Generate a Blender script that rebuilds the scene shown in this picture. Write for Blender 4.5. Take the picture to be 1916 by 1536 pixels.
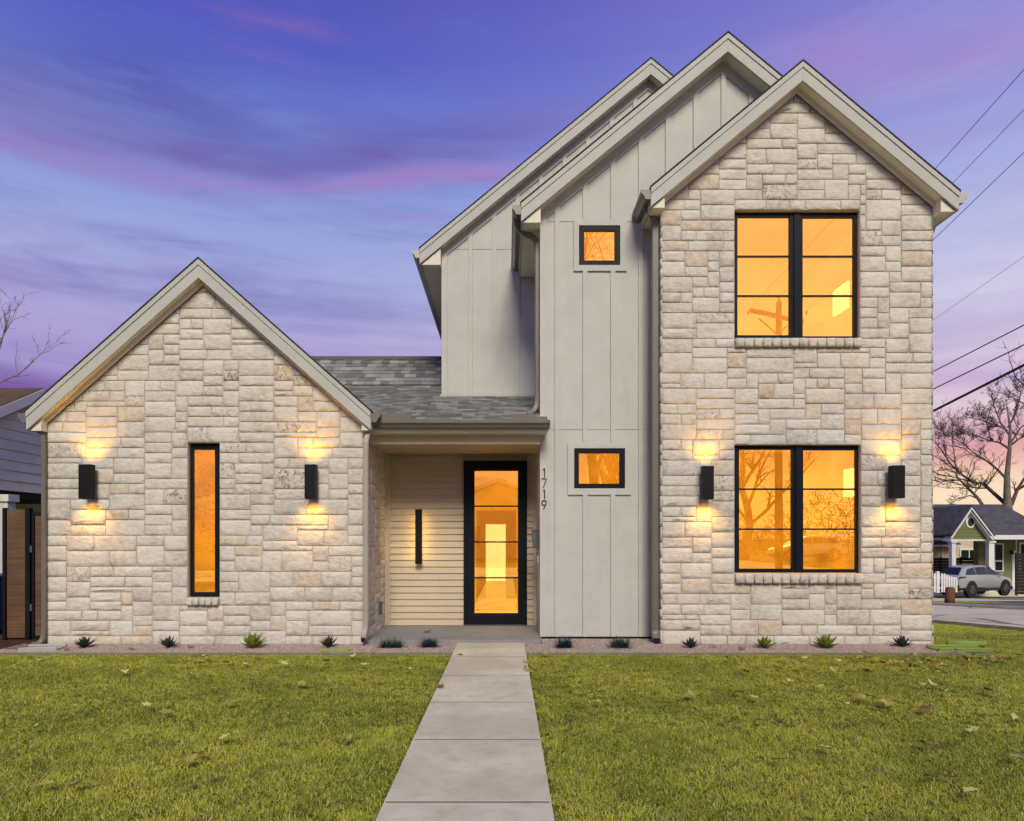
import bpy, math, random
import numpy as np
from mathutils import Vector, Matrix
R = math.radians
sc = bpy.context.scene
for o in list(bpy.data.objects): bpy.data.objects.remove(o)

# ------------------------------------------------------------------ camera
cam = bpy.data.cameras.new('camera'); camo = bpy.data.objects.new('camera', cam)
sc.collection.objects.link(camo); sc.camera = camo
camo.location = (0, 0, 1.4); camo.rotation_euler = (R(90), 0, 0)
cam.sensor_width = 36; cam.lens = 1300/1916*36
cam.shift_x = 11/1916; cam.shift_y = 238/1916
cam.clip_start = .05; cam.clip_end = 2000

# ------------------------------------------------------------------ sky, sun, exposure
SUN_EL, SUN_AZ = R(37), R(4)            # high behind the camera
SKY = 0.82
def lin(c):
    return tuple((v/255/12.92 if v/255 <= .04045 else ((v/255+.055)/1.055)**2.4) for v in c[:3]) + (1,)
world = bpy.data.worlds.new('World'); sc.world = world; world.use_nodes = True
nt = world.node_tree; nt.nodes.clear()
def N(t, **k):
    n = nt.nodes.new(t)
    for a, b in k.items(): setattr(n, a, b)
    return n
def L(a, b): nt.links.new(a, b)
def ramp(stops, fac, interp='LINEAR'):
    r = N('ShaderNodeValToRGB'); r.color_ramp.interpolation = interp
    e = r.color_ramp.elements
    while len(e) > 1: e.remove(e[-1])
    e[0].position = stops[0][0]; e[0].color = stops[0][1]
    for p, c in stops[1:]:
        q = e.new(p); q.color = c
    L(fac, r.inputs[0]); return r.outputs[0]
tc = N('ShaderNodeTexCoord'); sep = N('ShaderNodeSeparateXYZ'); L(tc.outputs['Generated'], sep.inputs[0])
def M(op, a, b=None, c=None):
    m = N('ShaderNodeMath', operation=op)
    for i, v in enumerate((a, b, c)):
        if v is None: continue
        if isinstance(v, (int, float)): m.inputs[i].default_value = v
        else: L(v, m.inputs[i])
    return m.outputs[0]
def MIX(f, a, b, mode='MIX'):
    m = N('ShaderNodeMix', data_type='RGBA', blend_type=mode)
    if isinstance(f, (int, float)): m.inputs[0].default_value = f
    else: L(f, m.inputs[0])
    for i, v in ((6, a), (7, b)):
        if isinstance(v, tuple): m.inputs[i].default_value = v
        else: L(v, m.inputs[i])
    return m.outputs[2]
X_, Y_, Z_ = sep.outputs
# a wobble so that the bands are not ruled lines
mp = N('ShaderNodeMapping'); mp.inputs['Scale'].default_value = (1.0, 1.0, 6.0); L(tc.outputs['Generated'], mp.inputs[0])
wob = N('ShaderNodeTexNoise'); wob.inputs['Scale'].default_value = 1.6; wob.inputs['Detail'].default_value = 5; L(mp.outputs[0], wob.inputs[0])
zz = M('ADD', Z_, M('MULTIPLY', M('SUBTRACT', wob.outputs[0], .5), .09))
left = ramp([(0, lin((120, 70, 120))), (.15, lin((104, 62, 132))), (.18, lin((124, 82, 156))), (.21, lin((164, 146, 202))), (.26, lin((172, 162, 212))),
             (.34, lin((162, 169, 217))), (.44, lin((134, 150, 214))), (.50, lin((108, 122, 204))), (.57, lin((82, 90, 188))), (.66, lin((66, 70, 168))), (1, lin((58, 62, 150)))], zz)
right = ramp([(0, lin((252, 214, 170))), (.055, lin((253, 224, 188))), (.085, lin((250, 210, 176))), (.115, lin((226, 162, 160))), (.145, lin((218, 178, 190))), (.17, lin((230, 206, 212))),
              (.20, lin((220, 194, 214))), (.25, lin((216, 208, 226))), (.32, lin((192, 192, 226))), (.42, lin((164, 170, 222))), (.52, lin((138, 140, 212))), (.62, lin((122, 116, 200))), (1, lin((84, 80, 170)))], zz)
azf = N('ShaderNodeMapRange', interpolation_type='SMOOTHSTEP'); L(X_, azf.inputs[0]); azf.inputs[1].default_value = -.35; azf.inputs[2].default_value = .62
base = MIX(azf.outputs[0], left, right)
# stretched streaks of cloud
def streaks(scale, sc3, loc, rot, lo, hi_, dist=.3, det=9, rough=.58):
    m = N('ShaderNodeMapping'); m.inputs['Scale'].default_value = sc3; m.inputs['Rotation'].default_value = rot; m.inputs['Location'].default_value = loc
    L(tc.outputs['Generated'], m.inputs[0]); n = N('ShaderNodeTexNoise'); n.inputs['Scale'].default_value = scale; n.inputs['Detail'].default_value = det
    n.inputs['Roughness'].default_value = rough; n.inputs['Distortion'].default_value = dist; L(m.outputs[0], n.inputs[0])
    r_ = N('ShaderNodeMapRange', interpolation_type='SMOOTHSTEP'); L(n.outputs[0], r_.inputs[0]); r_.inputs[1].default_value = lo; r_.inputs[2].default_value = hi_; return r_.outputs[0]
hi = N('ShaderNodeMapRange', interpolation_type='SMOOTHSTEP'); L(Z_, hi.inputs[0]); hi.inputs[1].default_value = .12; hi.inputs[2].default_value = .36; hi.inputs[3].default_value = .25
dark = MIX(azf.outputs[0], lin((84, 76, 158)), lin((158, 140, 200)))
pink = MIX(azf.outputs[0], lin((150, 106, 178)), lin((196, 142, 190)))
pale = MIX(azf.outputs[0], lin((172, 178, 224)), lin((212, 206, 232)))
s1 = streaks(1.5, (1.2, 1.2, 7), (2.3, .4, 1.7), (0, R(2), 0), .47, .72)
s2 = streaks(1.8, (1.1, 1.1, 8), (5.1, 3.3, 7.13), (0, R(-2), 0), .50, .70)
s3 = streaks(3.6, (1, 1, 8), (1.1, 8.3, 4.2), (0, R(1), 0), .46, .74, .6, 10, .64)
s4 = streaks(2.6, (1, 1, 6), (7.7, 2.9, .3), (0, R(-1), 0), .48, .76, .5, 10, .62)
sky1 = MIX(M('MULTIPLY', s1, .52), base, dark)
sky2 = MIX(M('MULTIPLY', M('MULTIPLY', s2, .44), hi.outputs[0]), sky1, pink)
sky2 = MIX(M('MULTIPLY', M('MULTIPLY', s4, .38), M('SUBTRACT', 1.0, M('MULTIPLY', Z_, 1.2))), sky2, pale)
sky2 = MIX(M('MULTIPLY', s3, .22), sky2, dark)
def bank(col_, amt, xc, zc, sx, sz, tilt):
    # one bank of cloud: soft edged, broken up by the streak noise
    global sky2
    dx = M('SUBTRACT', X_, xc); dz = M('SUBTRACT', zz, M('MULTIPLY_ADD', dx, tilt, zc))
    q = M('ADD', M('POWER', M('ABSOLUTE', M('DIVIDE', dx, sx)), 2.0), M('POWER', M('ABSOLUTE', M('DIVIDE', dz, sz)), 2.0))
    g = M('EXPONENT', M('MULTIPLY', q, -1.0)); g = M('MULTIPLY', g, M('MULTIPLY_ADD', s3, .6, .55)); g = M('MULTIPLY', g, amt)
    sky2 = MIX(g, sky2, lin(col_))
bank((92, 72, 150), .6, -.54, .475, .16, .030, .02); bank((128, 88, 160), .55, -.50, .445, .20, .022, .03)
bank((66, 66, 158), .65, -.40, .525, .10, .022, .05); bank((82, 76, 160), .75, -.36, .497, .06, .016, -.1); bank((96, 88, 172), .6, -.12, .505, .12, .018, .05)
bank((112, 92, 168), .85, -.16, .478, .17, .012, .09); bank((178, 122, 184), .8, -.12, .461, .19, .010, .10); bank((160, 120, 186), .5, -.42, .432, .2, .010, .05)
bank((120, 124, 192), .7, -.43, .366, .09, .007, .04); bank((138, 136, 196), .75, -.27, .338, .16, .008, .03); bank((126, 118, 186), .7, -.47, .318, .13, .007, .12)
bank((186, 122, 184), .6, .36, .532, .06, .022, -.25); bank((182, 124, 186), .5, .50, .505, .09, .018, -.1); bank((196, 170, 206), .7, .585, .245, .1, .006, .1)
bg = N('ShaderNodeBackground'); L(sky2, bg.inputs[0]); bg.inputs[1].default_value = SKY
nis = N('ShaderNodeTexSky', sky_type='NISHITA'); nis.sun_disc = False; nis.sun_elevation = SUN_EL; nis.sun_rotation = math.pi - SUN_AZ
bg2 = N('ShaderNodeBackground'); L(nis.outputs[0], bg2.inputs[0]); bg2.inputs[1].default_value = .004
add = N('ShaderNodeAddShader'); L(bg.outputs[0], add.inputs[0]); L(bg2.outputs[0], add.inputs[1])
wo = N('ShaderNodeOutputWorld'); L(add.outputs[0], wo.inputs[0])

sun = bpy.data.lights.new('sun', 'SUN'); sun.energy = 2.5; sun.angle = R(22); sun.color = (1, .93, .73)
suno = bpy.data.objects.new('sun', sun); sc.collection.objects.link(suno)
sd = Vector((math.sin(SUN_AZ)*math.cos(SUN_EL), -math.cos(SUN_AZ)*math.cos(SUN_EL), math.sin(SUN_EL)))
suno.rotation_euler = sd.to_track_quat('Z', 'Y').to_euler(); suno.location = sd*40
sc.view_settings.view_transform = 'Standard'; sc.view_settings.look = 'None'
sc.view_settings.gamma = 1; sc.view_settings.use_curve_mapping = False
sc.view_settings.exposure = 0.30

# ------------------------------------------------------------------ materials
class NT:
    def __init__(s, name):
        s.m = bpy.data.materials.new(name); s.m.use_nodes = True; s.t = s.m.node_tree; s.t.nodes.clear()
        s.out = s.n('ShaderNodeOutputMaterial')
    def n(s, t, **k):
        q = s.t.nodes.new(t)
        for a, b in k.items(): setattr(q, a, b)
        return q
    def l(s, a, b): s.t.links.new(a, b)
    def val(s, sock, v):
        if isinstance(v, (int, float, tuple)): sock.default_value = v
        else: s.l(v, sock)
    def math(s, op, a, b=0.0):
        q = s.n('ShaderNodeMath', operation=op); s.val(q.inputs[0], a); s.val(q.inputs[1], b); return q.outputs[0]
    def mix(s, f, a, b, mode='MIX'):
        q = s.n('ShaderNodeMix', data_type='RGBA', blend_type=mode); s.val(q.inputs[0], f); s.val(q.inputs[6], a); s.val(q.inputs[7], b); return q.outputs[2]
    def pos(s, scale=(1, 1, 1)):
        g = s.n('ShaderNodeNewGeometry'); mp = s.n('ShaderNodeMapping'); mp.inputs['Scale'].default_value = scale
        s.l(g.outputs['Position'], mp.inputs[0]); return mp.outputs[0]
    def noise(s, scale, detail=4, rough=.55, vec=None, dist=0):
        q = s.n('ShaderNodeTexNoise'); q.inputs['Scale'].default_value = scale; q.inputs['Detail'].default_value = detail
        q.inputs['Roughness'].default_value = rough; q.inputs['Distortion'].default_value = dist
        s.l(vec if vec is not None else s.pos(), q.inputs[0]); return q.outputs[0]
    def rng(s, v, a, b, c=0., d=1.):
        q = s.n('ShaderNodeMapRange', interpolation_type='SMOOTHSTEP'); s.val(q.inputs[0], v)
        for i, x in enumerate((a, b, c, d)): q.inputs[i+1].default_value = x
        return q.outputs[0]
    def ramp(s, stops, f):
        r = s.n('ShaderNodeValToRGB'); e = r.color_ramp.elements
        while len(e) > 1: e.remove(e[-1])
        e[0].position = stops[0][0]; e[0].color = stops[0][1]
        for p, c in stops[1:]: e.new(p).color = c
        s.l(f, r.inputs[0]); return r.outputs[0]
    def bump(s, h, strength=.4, dist=.01):
        b = s.n('ShaderNodeBump'); b.inputs['Strength'].default_value = strength; b.inputs['Distance'].default_value = dist
        s.l(h, b.inputs['Height']); return b.outputs[0]
    def pbr(s, col, rough=.7, bump=None, metal=0., spec=.5, **kw):
        p = s.n('ShaderNodeBsdfPrincipled'); s.val(p.inputs['Base Color'], col); s.val(p.inputs['Roughness'], rough)
        p.inputs['Metallic'].default_value = metal; p.inputs['Specular IOR Level'].default_value = spec
        if bump is not None: s.l(bump, p.inputs['Normal'])
        for k, v in kw.items(): s.val(p.inputs[k], v)
        s.l(p.outputs[0], s.out.inputs[0]); return s.m
def c4(r, g=None, b=None):
    if g is None: g = b = r
    return (r, g, b, 1)
def mul(c, k): return (c[0]*k, c[1]*k, c[2]*k, 1)
def painted(name, c, rough=.65, var=.08, bump=.12, fine=160, spec=.35, speck=.15, streak=0):
    t = NT(name); a = t.noise(3.1, 5); b = t.noise(fine, 3)
    col = t.mix(t.rng(a, .3, .7), mul(c, 1-var), mul(c, 1+var*.6))
    col = t.mix(t.rng(b, .3, .7, 0, speck), col, mul(c, .80))
    if streak:
        w = t.noise(1, 6, .65, vec=t.pos((9, 9, .55))); w2 = t.noise(1.6, 5, .6)
        col = t.mix(t.math('MULTIPLY', t.rng(w, .50, .75), streak), col, mul(c, .80)); col = t.mix(t.rng(w2, .45, .75, 0, streak*.6), col, mul(c, .86))
    return t.pbr(col, rough, t.bump(b, bump, .004), spec=spec)
BOARD = painted('painted_board', c4(.55, .55, .51), .7, .07, .4, 110, speck=.5, streak=.35)
TRIM = painted('painted_trim', c4(.47, .47, .425), .6, .05, .12, 90)
SOFFIT = painted('cream_soffit', c4(.74, .69, .56), .7, .05, .12)
SIDING = painted('tan_siding', c4(.56, .47, .34), .65, .06, .2, 120)
BEAM = painted('cream_beam', c4(.62, .52, .36), .6, .04, .1)
GUT = painted('bronze_gutter', c4(.15, .132, .105), .38, .1, .05, 60, .5)
DSP = painted('taupe_downspout', c4(.16, .142, .115), .42, .1, .05, 60, .5)
DSPL = painted('greige_downspout', c4(.36, .335, .285), .45, .07, .05, 60, .5)
BLACK = painted('black_frame', c4(.006, .008, .014), .5, .2, .05, 120, .15)
BLKL = painted('black_fixture', c4(.008, .008, .008), .55, .2, .1, 200, .2)
DARK = painted('hollow_shade_paint', c4(.012, .012, .012), .9)  # near-black colour standing in for shade inside hollows
DGREY = painted('grey_metal', c4(.10, .115, .125), .5)
WHITE = painted('white_paint', c4(.72, .72, .70), .5, .05, .08)

def stone_mat(name, dim=1.0):
    t = NT(name)
    at = t.n('ShaderNodeAttribute'); at.attribute_name = 'tone'
    sp = t.n('ShaderNodeSeparateColor'); t.l(at.outputs['Color'], sp.inputs[0])
    base = t.ramp([(0, c4(.48, .435, .37)), (.25, c4(.57, .535, .47)), (.5, c4(.62, .58, .51)), (.75, c4(.655, .625, .56)), (.92, c4(.62, .53, .41)), (1, c4(.52, .40, .26))], sp.outputs[0])
    big = t.noise(2.3, 5, .6); med = t.noise(14, 6, .62, dist=.3); fin = t.noise(75, 5, .65)
    base = t.mix(t.rng(big, .42, .7, 0, .45), base, c4(.52, .46, .40), 'MULTIPLY')
    base = t.mix(t.rng(big, .35, .75, .0, .0), base, base)
    b2 = t.mix(t.rng(med, .38, .62, 0, .5), base, c4(.70, .675, .62))
    b2 = t.mix(t.rng(fin, .5, .75, 0, .30), b2, c4(.40, .35, .29))
    # dark or rusty flecks only on the stones that carry them (blue channel)
    fl = t.noise(17, 7, .72, dist=1.2)
    b3 = t.mix(t.math('MULTIPLY', t.rng(fl, .50, .60), sp.outputs[2]), b2, c4(.17, .115, .07))
    vor = t.n('ShaderNodeTexVoronoi'); vor.inputs['Scale'].default_value = 11; vor.feature = 'F1'; t.l(t.pos((1, 1, 1.7)), vor.inputs[0])
    h = t.math('ADD', t.math('MULTIPLY', med, 1.0), t.math('MULTIPLY', fin, .28))
    h = t.math('ADD', h, t.math('MULTIPLY', vor.outputs[0], .45))
    rg = t.noise(1, 5, .6, vec=t.pos((7, 7, 13)), dist=.8); h = t.math('SUBTRACT', h, t.math('MULTIPLY', t.math('ABSOLUTE', t.math('SUBTRACT', rg, .5)), 2.2))
    return t.pbr(b3, .88, t.bump(h, .55, .022), spec=.2)
STONE = stone_mat('limestone')
t = NT('mortar'); f = t.noise(60, 4)
MORTAR = t.pbr(t.mix(f, c4(.48, .43, .37), c4(.60, .55, .48)), .95, t.bump(f, .5, .01), spec=.1)

def shingle_mat():
    t = NT('asphalt_shingle'); at = t.n('ShaderNodeAttribute'); at.attribute_name = 'tone'
    sp = t.n('ShaderNodeSeparateColor'); t.l(at.outputs['Color'], sp.inputs[0])
    f = t.noise(230, 3, .7); g = t.noise(5, 3)
    col = t.ramp([(0, c4(.10, .105, .098)), (.35, c4(.18, .185, .172)), (.7, c4(.29, .29, .265)), (1, c4(.39, .385, .35))], sp.outputs[0])
    col = t.mix(t.rng(f, .35, .7, 0, .55), col, c4(.26, .26, .25)); col = t.mix(t.rng(g, .4, .7, 0, .3), col, c4(.10, .10, .11))
    return t.pbr(col, .95, t.bump(f, .6, .006), spec=.2)
SHING = shingle_mat()
ROOFD = painted('dark_shingle_edge', c4(.035, .036, .04), .95, .2, .4)

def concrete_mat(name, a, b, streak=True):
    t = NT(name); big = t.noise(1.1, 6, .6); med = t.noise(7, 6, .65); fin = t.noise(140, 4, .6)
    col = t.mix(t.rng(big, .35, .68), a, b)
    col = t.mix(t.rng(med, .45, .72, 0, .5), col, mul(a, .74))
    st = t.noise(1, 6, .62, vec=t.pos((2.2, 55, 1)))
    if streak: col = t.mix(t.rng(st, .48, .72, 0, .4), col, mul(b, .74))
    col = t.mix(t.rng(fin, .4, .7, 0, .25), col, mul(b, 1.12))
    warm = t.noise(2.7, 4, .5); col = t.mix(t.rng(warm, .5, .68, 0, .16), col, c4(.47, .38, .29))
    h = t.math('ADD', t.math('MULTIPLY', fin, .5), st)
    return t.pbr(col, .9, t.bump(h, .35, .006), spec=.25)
CONC = concrete_mat('walk_concrete', c4(.51, .485, .345), c4(.68, .65, .48))
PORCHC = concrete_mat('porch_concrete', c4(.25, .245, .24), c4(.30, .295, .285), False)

def ground_mat(name, a, b, c, s=5, rough=.95):
    t = NT(name); n = t.noise(s, 7, .65); m = t.noise(s*14, 5, .6)
    col = t.mix(t.rng(n, .35, .65), a, b); col = t.mix(t.rng(m, .45, .7, 0, .6), col, c)
    return t.pbr(col, rough, t.bump(m, .6, .02), spec=.1)
SOIL = ground_mat('lawn_soil', c4(.06, .065, .015), c4(.09, .10, .02), c4(.045, .035, .016))
FARG = ground_mat('far_turf', c4(.10, .13, .03), c4(.13, .15, .04), c4(.07, .08, .03), 1.5)
MULCH = ground_mat('mulch', c4(.07, .04, .025), c4(.11, .06, .035), c4(.03, .02, .015), 9)
JOINT = painted('joint_filler', c4(.06, .052, .045), .95, .3)
GRAVB = ground_mat('gravel_bed', c4(.30, .235, .19), c4(.36, .29, .24), c4(.22, .16, .125), 16)
t = NT('street_asphalt'); n = t.noise(.7, 6, .6); m = t.noise(40, 4)
cr = t.n('ShaderNodeTexVoronoi'); cr.feature = 'DISTANCE_TO_EDGE'; cr.inputs['Scale'].default_value = .32
wv = t.noise(.8, 6, .7); mp_ = t.n('ShaderNodeVectorMath', operation='ADD'); cc = t.n('ShaderNodeCombineXYZ'); t.l(wv, cc.inputs[0]); t.l(wv, cc.inputs[1]); t.l(cc.outputs[0], mp_.inputs[0]); t.l(t.pos(), mp_.inputs[1]); t.l(mp_.outputs[0], cr.inputs[0])
col = t.mix(t.rng(n, .35, .65), c4(.56, .50, .38), c4(.66, .59, .46)); col = t.mix(t.rng(m, .4, .7, 0, .3), col, c4(.25, .24, .22))
col = t.mix(t.rng(cr.outputs[0], .0, .022, .85, 0), col, c4(.08, .075, .07))
ROAD = t.pbr(col, .9, t.bump(m, .3, .01), spec=.2)
ASPH = ground_mat('drive_asphalt', c4(.13, .13, .13), c4(.18, .18, .18), c4(.10, .10, .10), 3)

def grass_mat():
    t = NT('grass_blade'); n = t.noise(.8, 5, .65); m = t.noise(3.6, 5, .7); q = t.noise(12, 4, .65)
    oi = t.n('ShaderNodeObjectInfo')
    col = t.mix(t.rng(n, .40, .60), c4(.31, .37, .018), c4(.55, .575, .045))
    col = t.mix(t.rng(m, .46, .70, 0, .75), col, c4(.25, .21, .022))
    col = t.mix(t.rng(q, .50, .72, 0, .7), col, c4(.10, .165, .008))
    col = t.mix(t.math('MULTIPLY', oi.outputs['Random'], .32), col, c4(.40, .38, .10))
    at = t.n('ShaderNodeAttribute'); at.attribute_name = 'tone'
    sp = t.n('ShaderNodeSeparateColor'); t.l(at.outputs['Color'], sp.inputs[0])
    col = t.mix(t.rng(sp.outputs[0], .80, 1, 0, .8), col, c4(.62, .56, .22)); col = t.mix(t.rng(sp.outputs[0], .0, .35, .5, 0), col, c4(.10, .15, .008))
    return t.pbr(col, .6, spec=.25, **{'Subsurface Weight': 0.0})
GRASS = grass_mat()
def leafy(name, a, b, rough=.55, s=20):
    t = NT(name); n = t.noise(s, 4); return t.pbr(t.mix(t.rng(n, .35, .65), a, b), rough, t.bump(n, .2, .004), spec=.3)
LEAFP = leafy('pale_dry_leaf', c4(.60, .60, .22), c4(.45, .46, .12)); LEAFB = leafy('brown_dry_leaf', c4(.22, .12, .035), c4(.14, .075, .025)); LEAFO = leafy('olive_dry_leaf', c4(.40, .37, .08), c4(.27, .22, .04)); LEAFR = leafy('rust_dry_leaf', c4(.24, .11, .025), c4(.17, .08, .02))
AGAVE = leafy('agave_leaf', c4(.022, .032, .026), c4(.045, .055, .04)); AGAVG = leafy('green_agave_leaf', c4(.13, .17, .02), c4(.20, .24, .04)); FESC = leafy('fescue_blade', c4(.018, .045, .04), c4(.035, .075, .06))
BARK = leafy('grey_bark', c4(.13, .11, .09), c4(.20, .17, .14), .9, 3); TWIG = leafy('dark_twig', c4(.075, .055, .048), c4(.12, .09, .08), .9, 2); TWIGP = leafy('pale_twig', c4(.20, .16, .14), c4(.26, .21, .19), .9, 2)
BUSH = leafy('bush_leaf', c4(.09, .10, .02), c4(.16, .16, .05), .6, 2)
def glow(name, c, k, var=.0, scale=1.5):
    t = NT(name); e = t.n('ShaderNodeEmission'); e.inputs[1].default_value = k
    if var: t.l(t.mix(t.rng(t.noise(scale, 4), .3, .7), c, mul(c, 1-var)), e.inputs[0])
    else: e.inputs[0].default_value = c
    t.l(e.outputs[0], t.out.inputs[0]); return t.m
ROOMU = glow('glowing_room_upper', c4(1, .47, .085), 4.9, .14); ROOML = glow('glowing_room_lower', c4(1, .45, .03), 4.6, .42, 1.1); ROOMC = glow('glowing_ceiling', c4(1, .46, .07), 4.3, .05)  # room surfaces emit the amber themselves, standing in for indoor lamps
ROOMF = glow('glowing_floor', c4(1, .47, .05), 4.8, .4, 2.0); ROOMW = glow('lit_back_window', c4(1, .72, .30), 8.5, .1); ROOMD = glow('glowing_room_doorway', c4(1, .38, .02), 2.6, .1)  # floor and partitions emit too, at their own strengths
LAMP = glow('lamp_warm', c4(1, .62, .2), 9)
def glass_mat(name, refl, tint):
    t = NT(name); tr = t.n('ShaderNodeBsdfTransparent'); tr.inputs[0].default_value = tint
    gl = t.n('ShaderNodeBsdfGlossy'); gl.inputs[0].default_value = c4(1, .70, .16); gl.inputs['Roughness'].default_value = .0
    wv = t.noise(1.3, 2, .5); t.l(t.bump(wv, .05, .01), gl.inputs['Normal'])
    m = t.n('ShaderNodeMixShader'); m.inputs[0].default_value = refl; t.l(tr.outputs[0], m.inputs[1]); t.l(gl.outputs[0], m.inputs[2]); t.l(m.outputs[0], t.out.inputs[0]); return t.m
GLASS = glass_mat('glow_tinted_glass', .70, c4(1, .95, .85))  # warm glow put into the reflection tint, not a coating
t = NT('dark_glass'); DGLASS = t.pbr(c4(.012, .016, .02), .06, spec=.5)
BLUESID = painted('pale_blue_siding', c4(.84, .85, .70), .7, .06, .1)
t = NT('fence_wood'); g_ = t.noise(1, 6, .65, vec=t.pos((1.5, 1.5, 30))); k_ = t.noise(2.3, 3)
WOOD = t.pbr(t.mix(t.rng(k_, .35, .65, 0, .5), t.mix(t.rng(g_, .35, .65), c4(.115, .062, .032), c4(.17, .10, .055)), c4(.085, .045, .025)), .7, t.bump(g_, .3, .006), spec=.25)
GREENS = painted('sage_siding', c4(.17, .19, .08), .8, .06, .1); TANS = painted('beige_siding', c4(.60, .50, .34), .8, .06, .1)
ROOFN = ground_mat('slate_roofing', c4(.06, .062, .07), c4(.10, .10, .115), c4(.15, .15, .165), 2.4); ROOFB = ground_mat('brown_roofing', c4(.10, .065, .045), c4(.14, .09, .06), c4(.07, .05, .04), 3)
DFENCE = painted('dark_fence', c4(.018, .016, .015), .8, .3); BLUEB = painted('blue_plastic', c4(.01, .05, .16), .4); RUST = painted('rust_stump', c4(.16, .065, .03), .9, .3, .5, 40)
t = NT('silver_paint'); CARP = t.pbr(c4(.36, .40, .41), .3, metal=.2, spec=.6, **{'Coat Weight': .6}); t = NT('white_car_paint'); CARW = t.pbr(c4(.75, .75, .73), .3, spec=.6, **{'Coat Weight': .5})
TYRE = painted('tyre_rubber', c4(.012, .012, .012), .75); ALLOY = painted('dark_alloy', c4(.05, .05, .055), .35, .1); REDL = painted('red_lens', c4(.12, .01, .01), .2); CLAD = painted('black_cladding', c4(.02, .02, .02), .6)
POLEW = painted('weathered_pole', c4(.05, .035, .022), .9, .3, .4, 20); CABLE = painted('black_cable', c4(.05, .045, .05), .7)
SPLASH = concrete_mat('splash_concrete', c4(.36, .36, .34), c4(.42, .42, .40), False); SPLG = painted('green_splash', c4(.22, .30, .06), .7, .1)
LIME = painted('lime_plastic', c4(.30, .37, .08), .6, .15); STEEL = painted('edging_steel', c4(.20, .19, .12), .6, .2)

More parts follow.
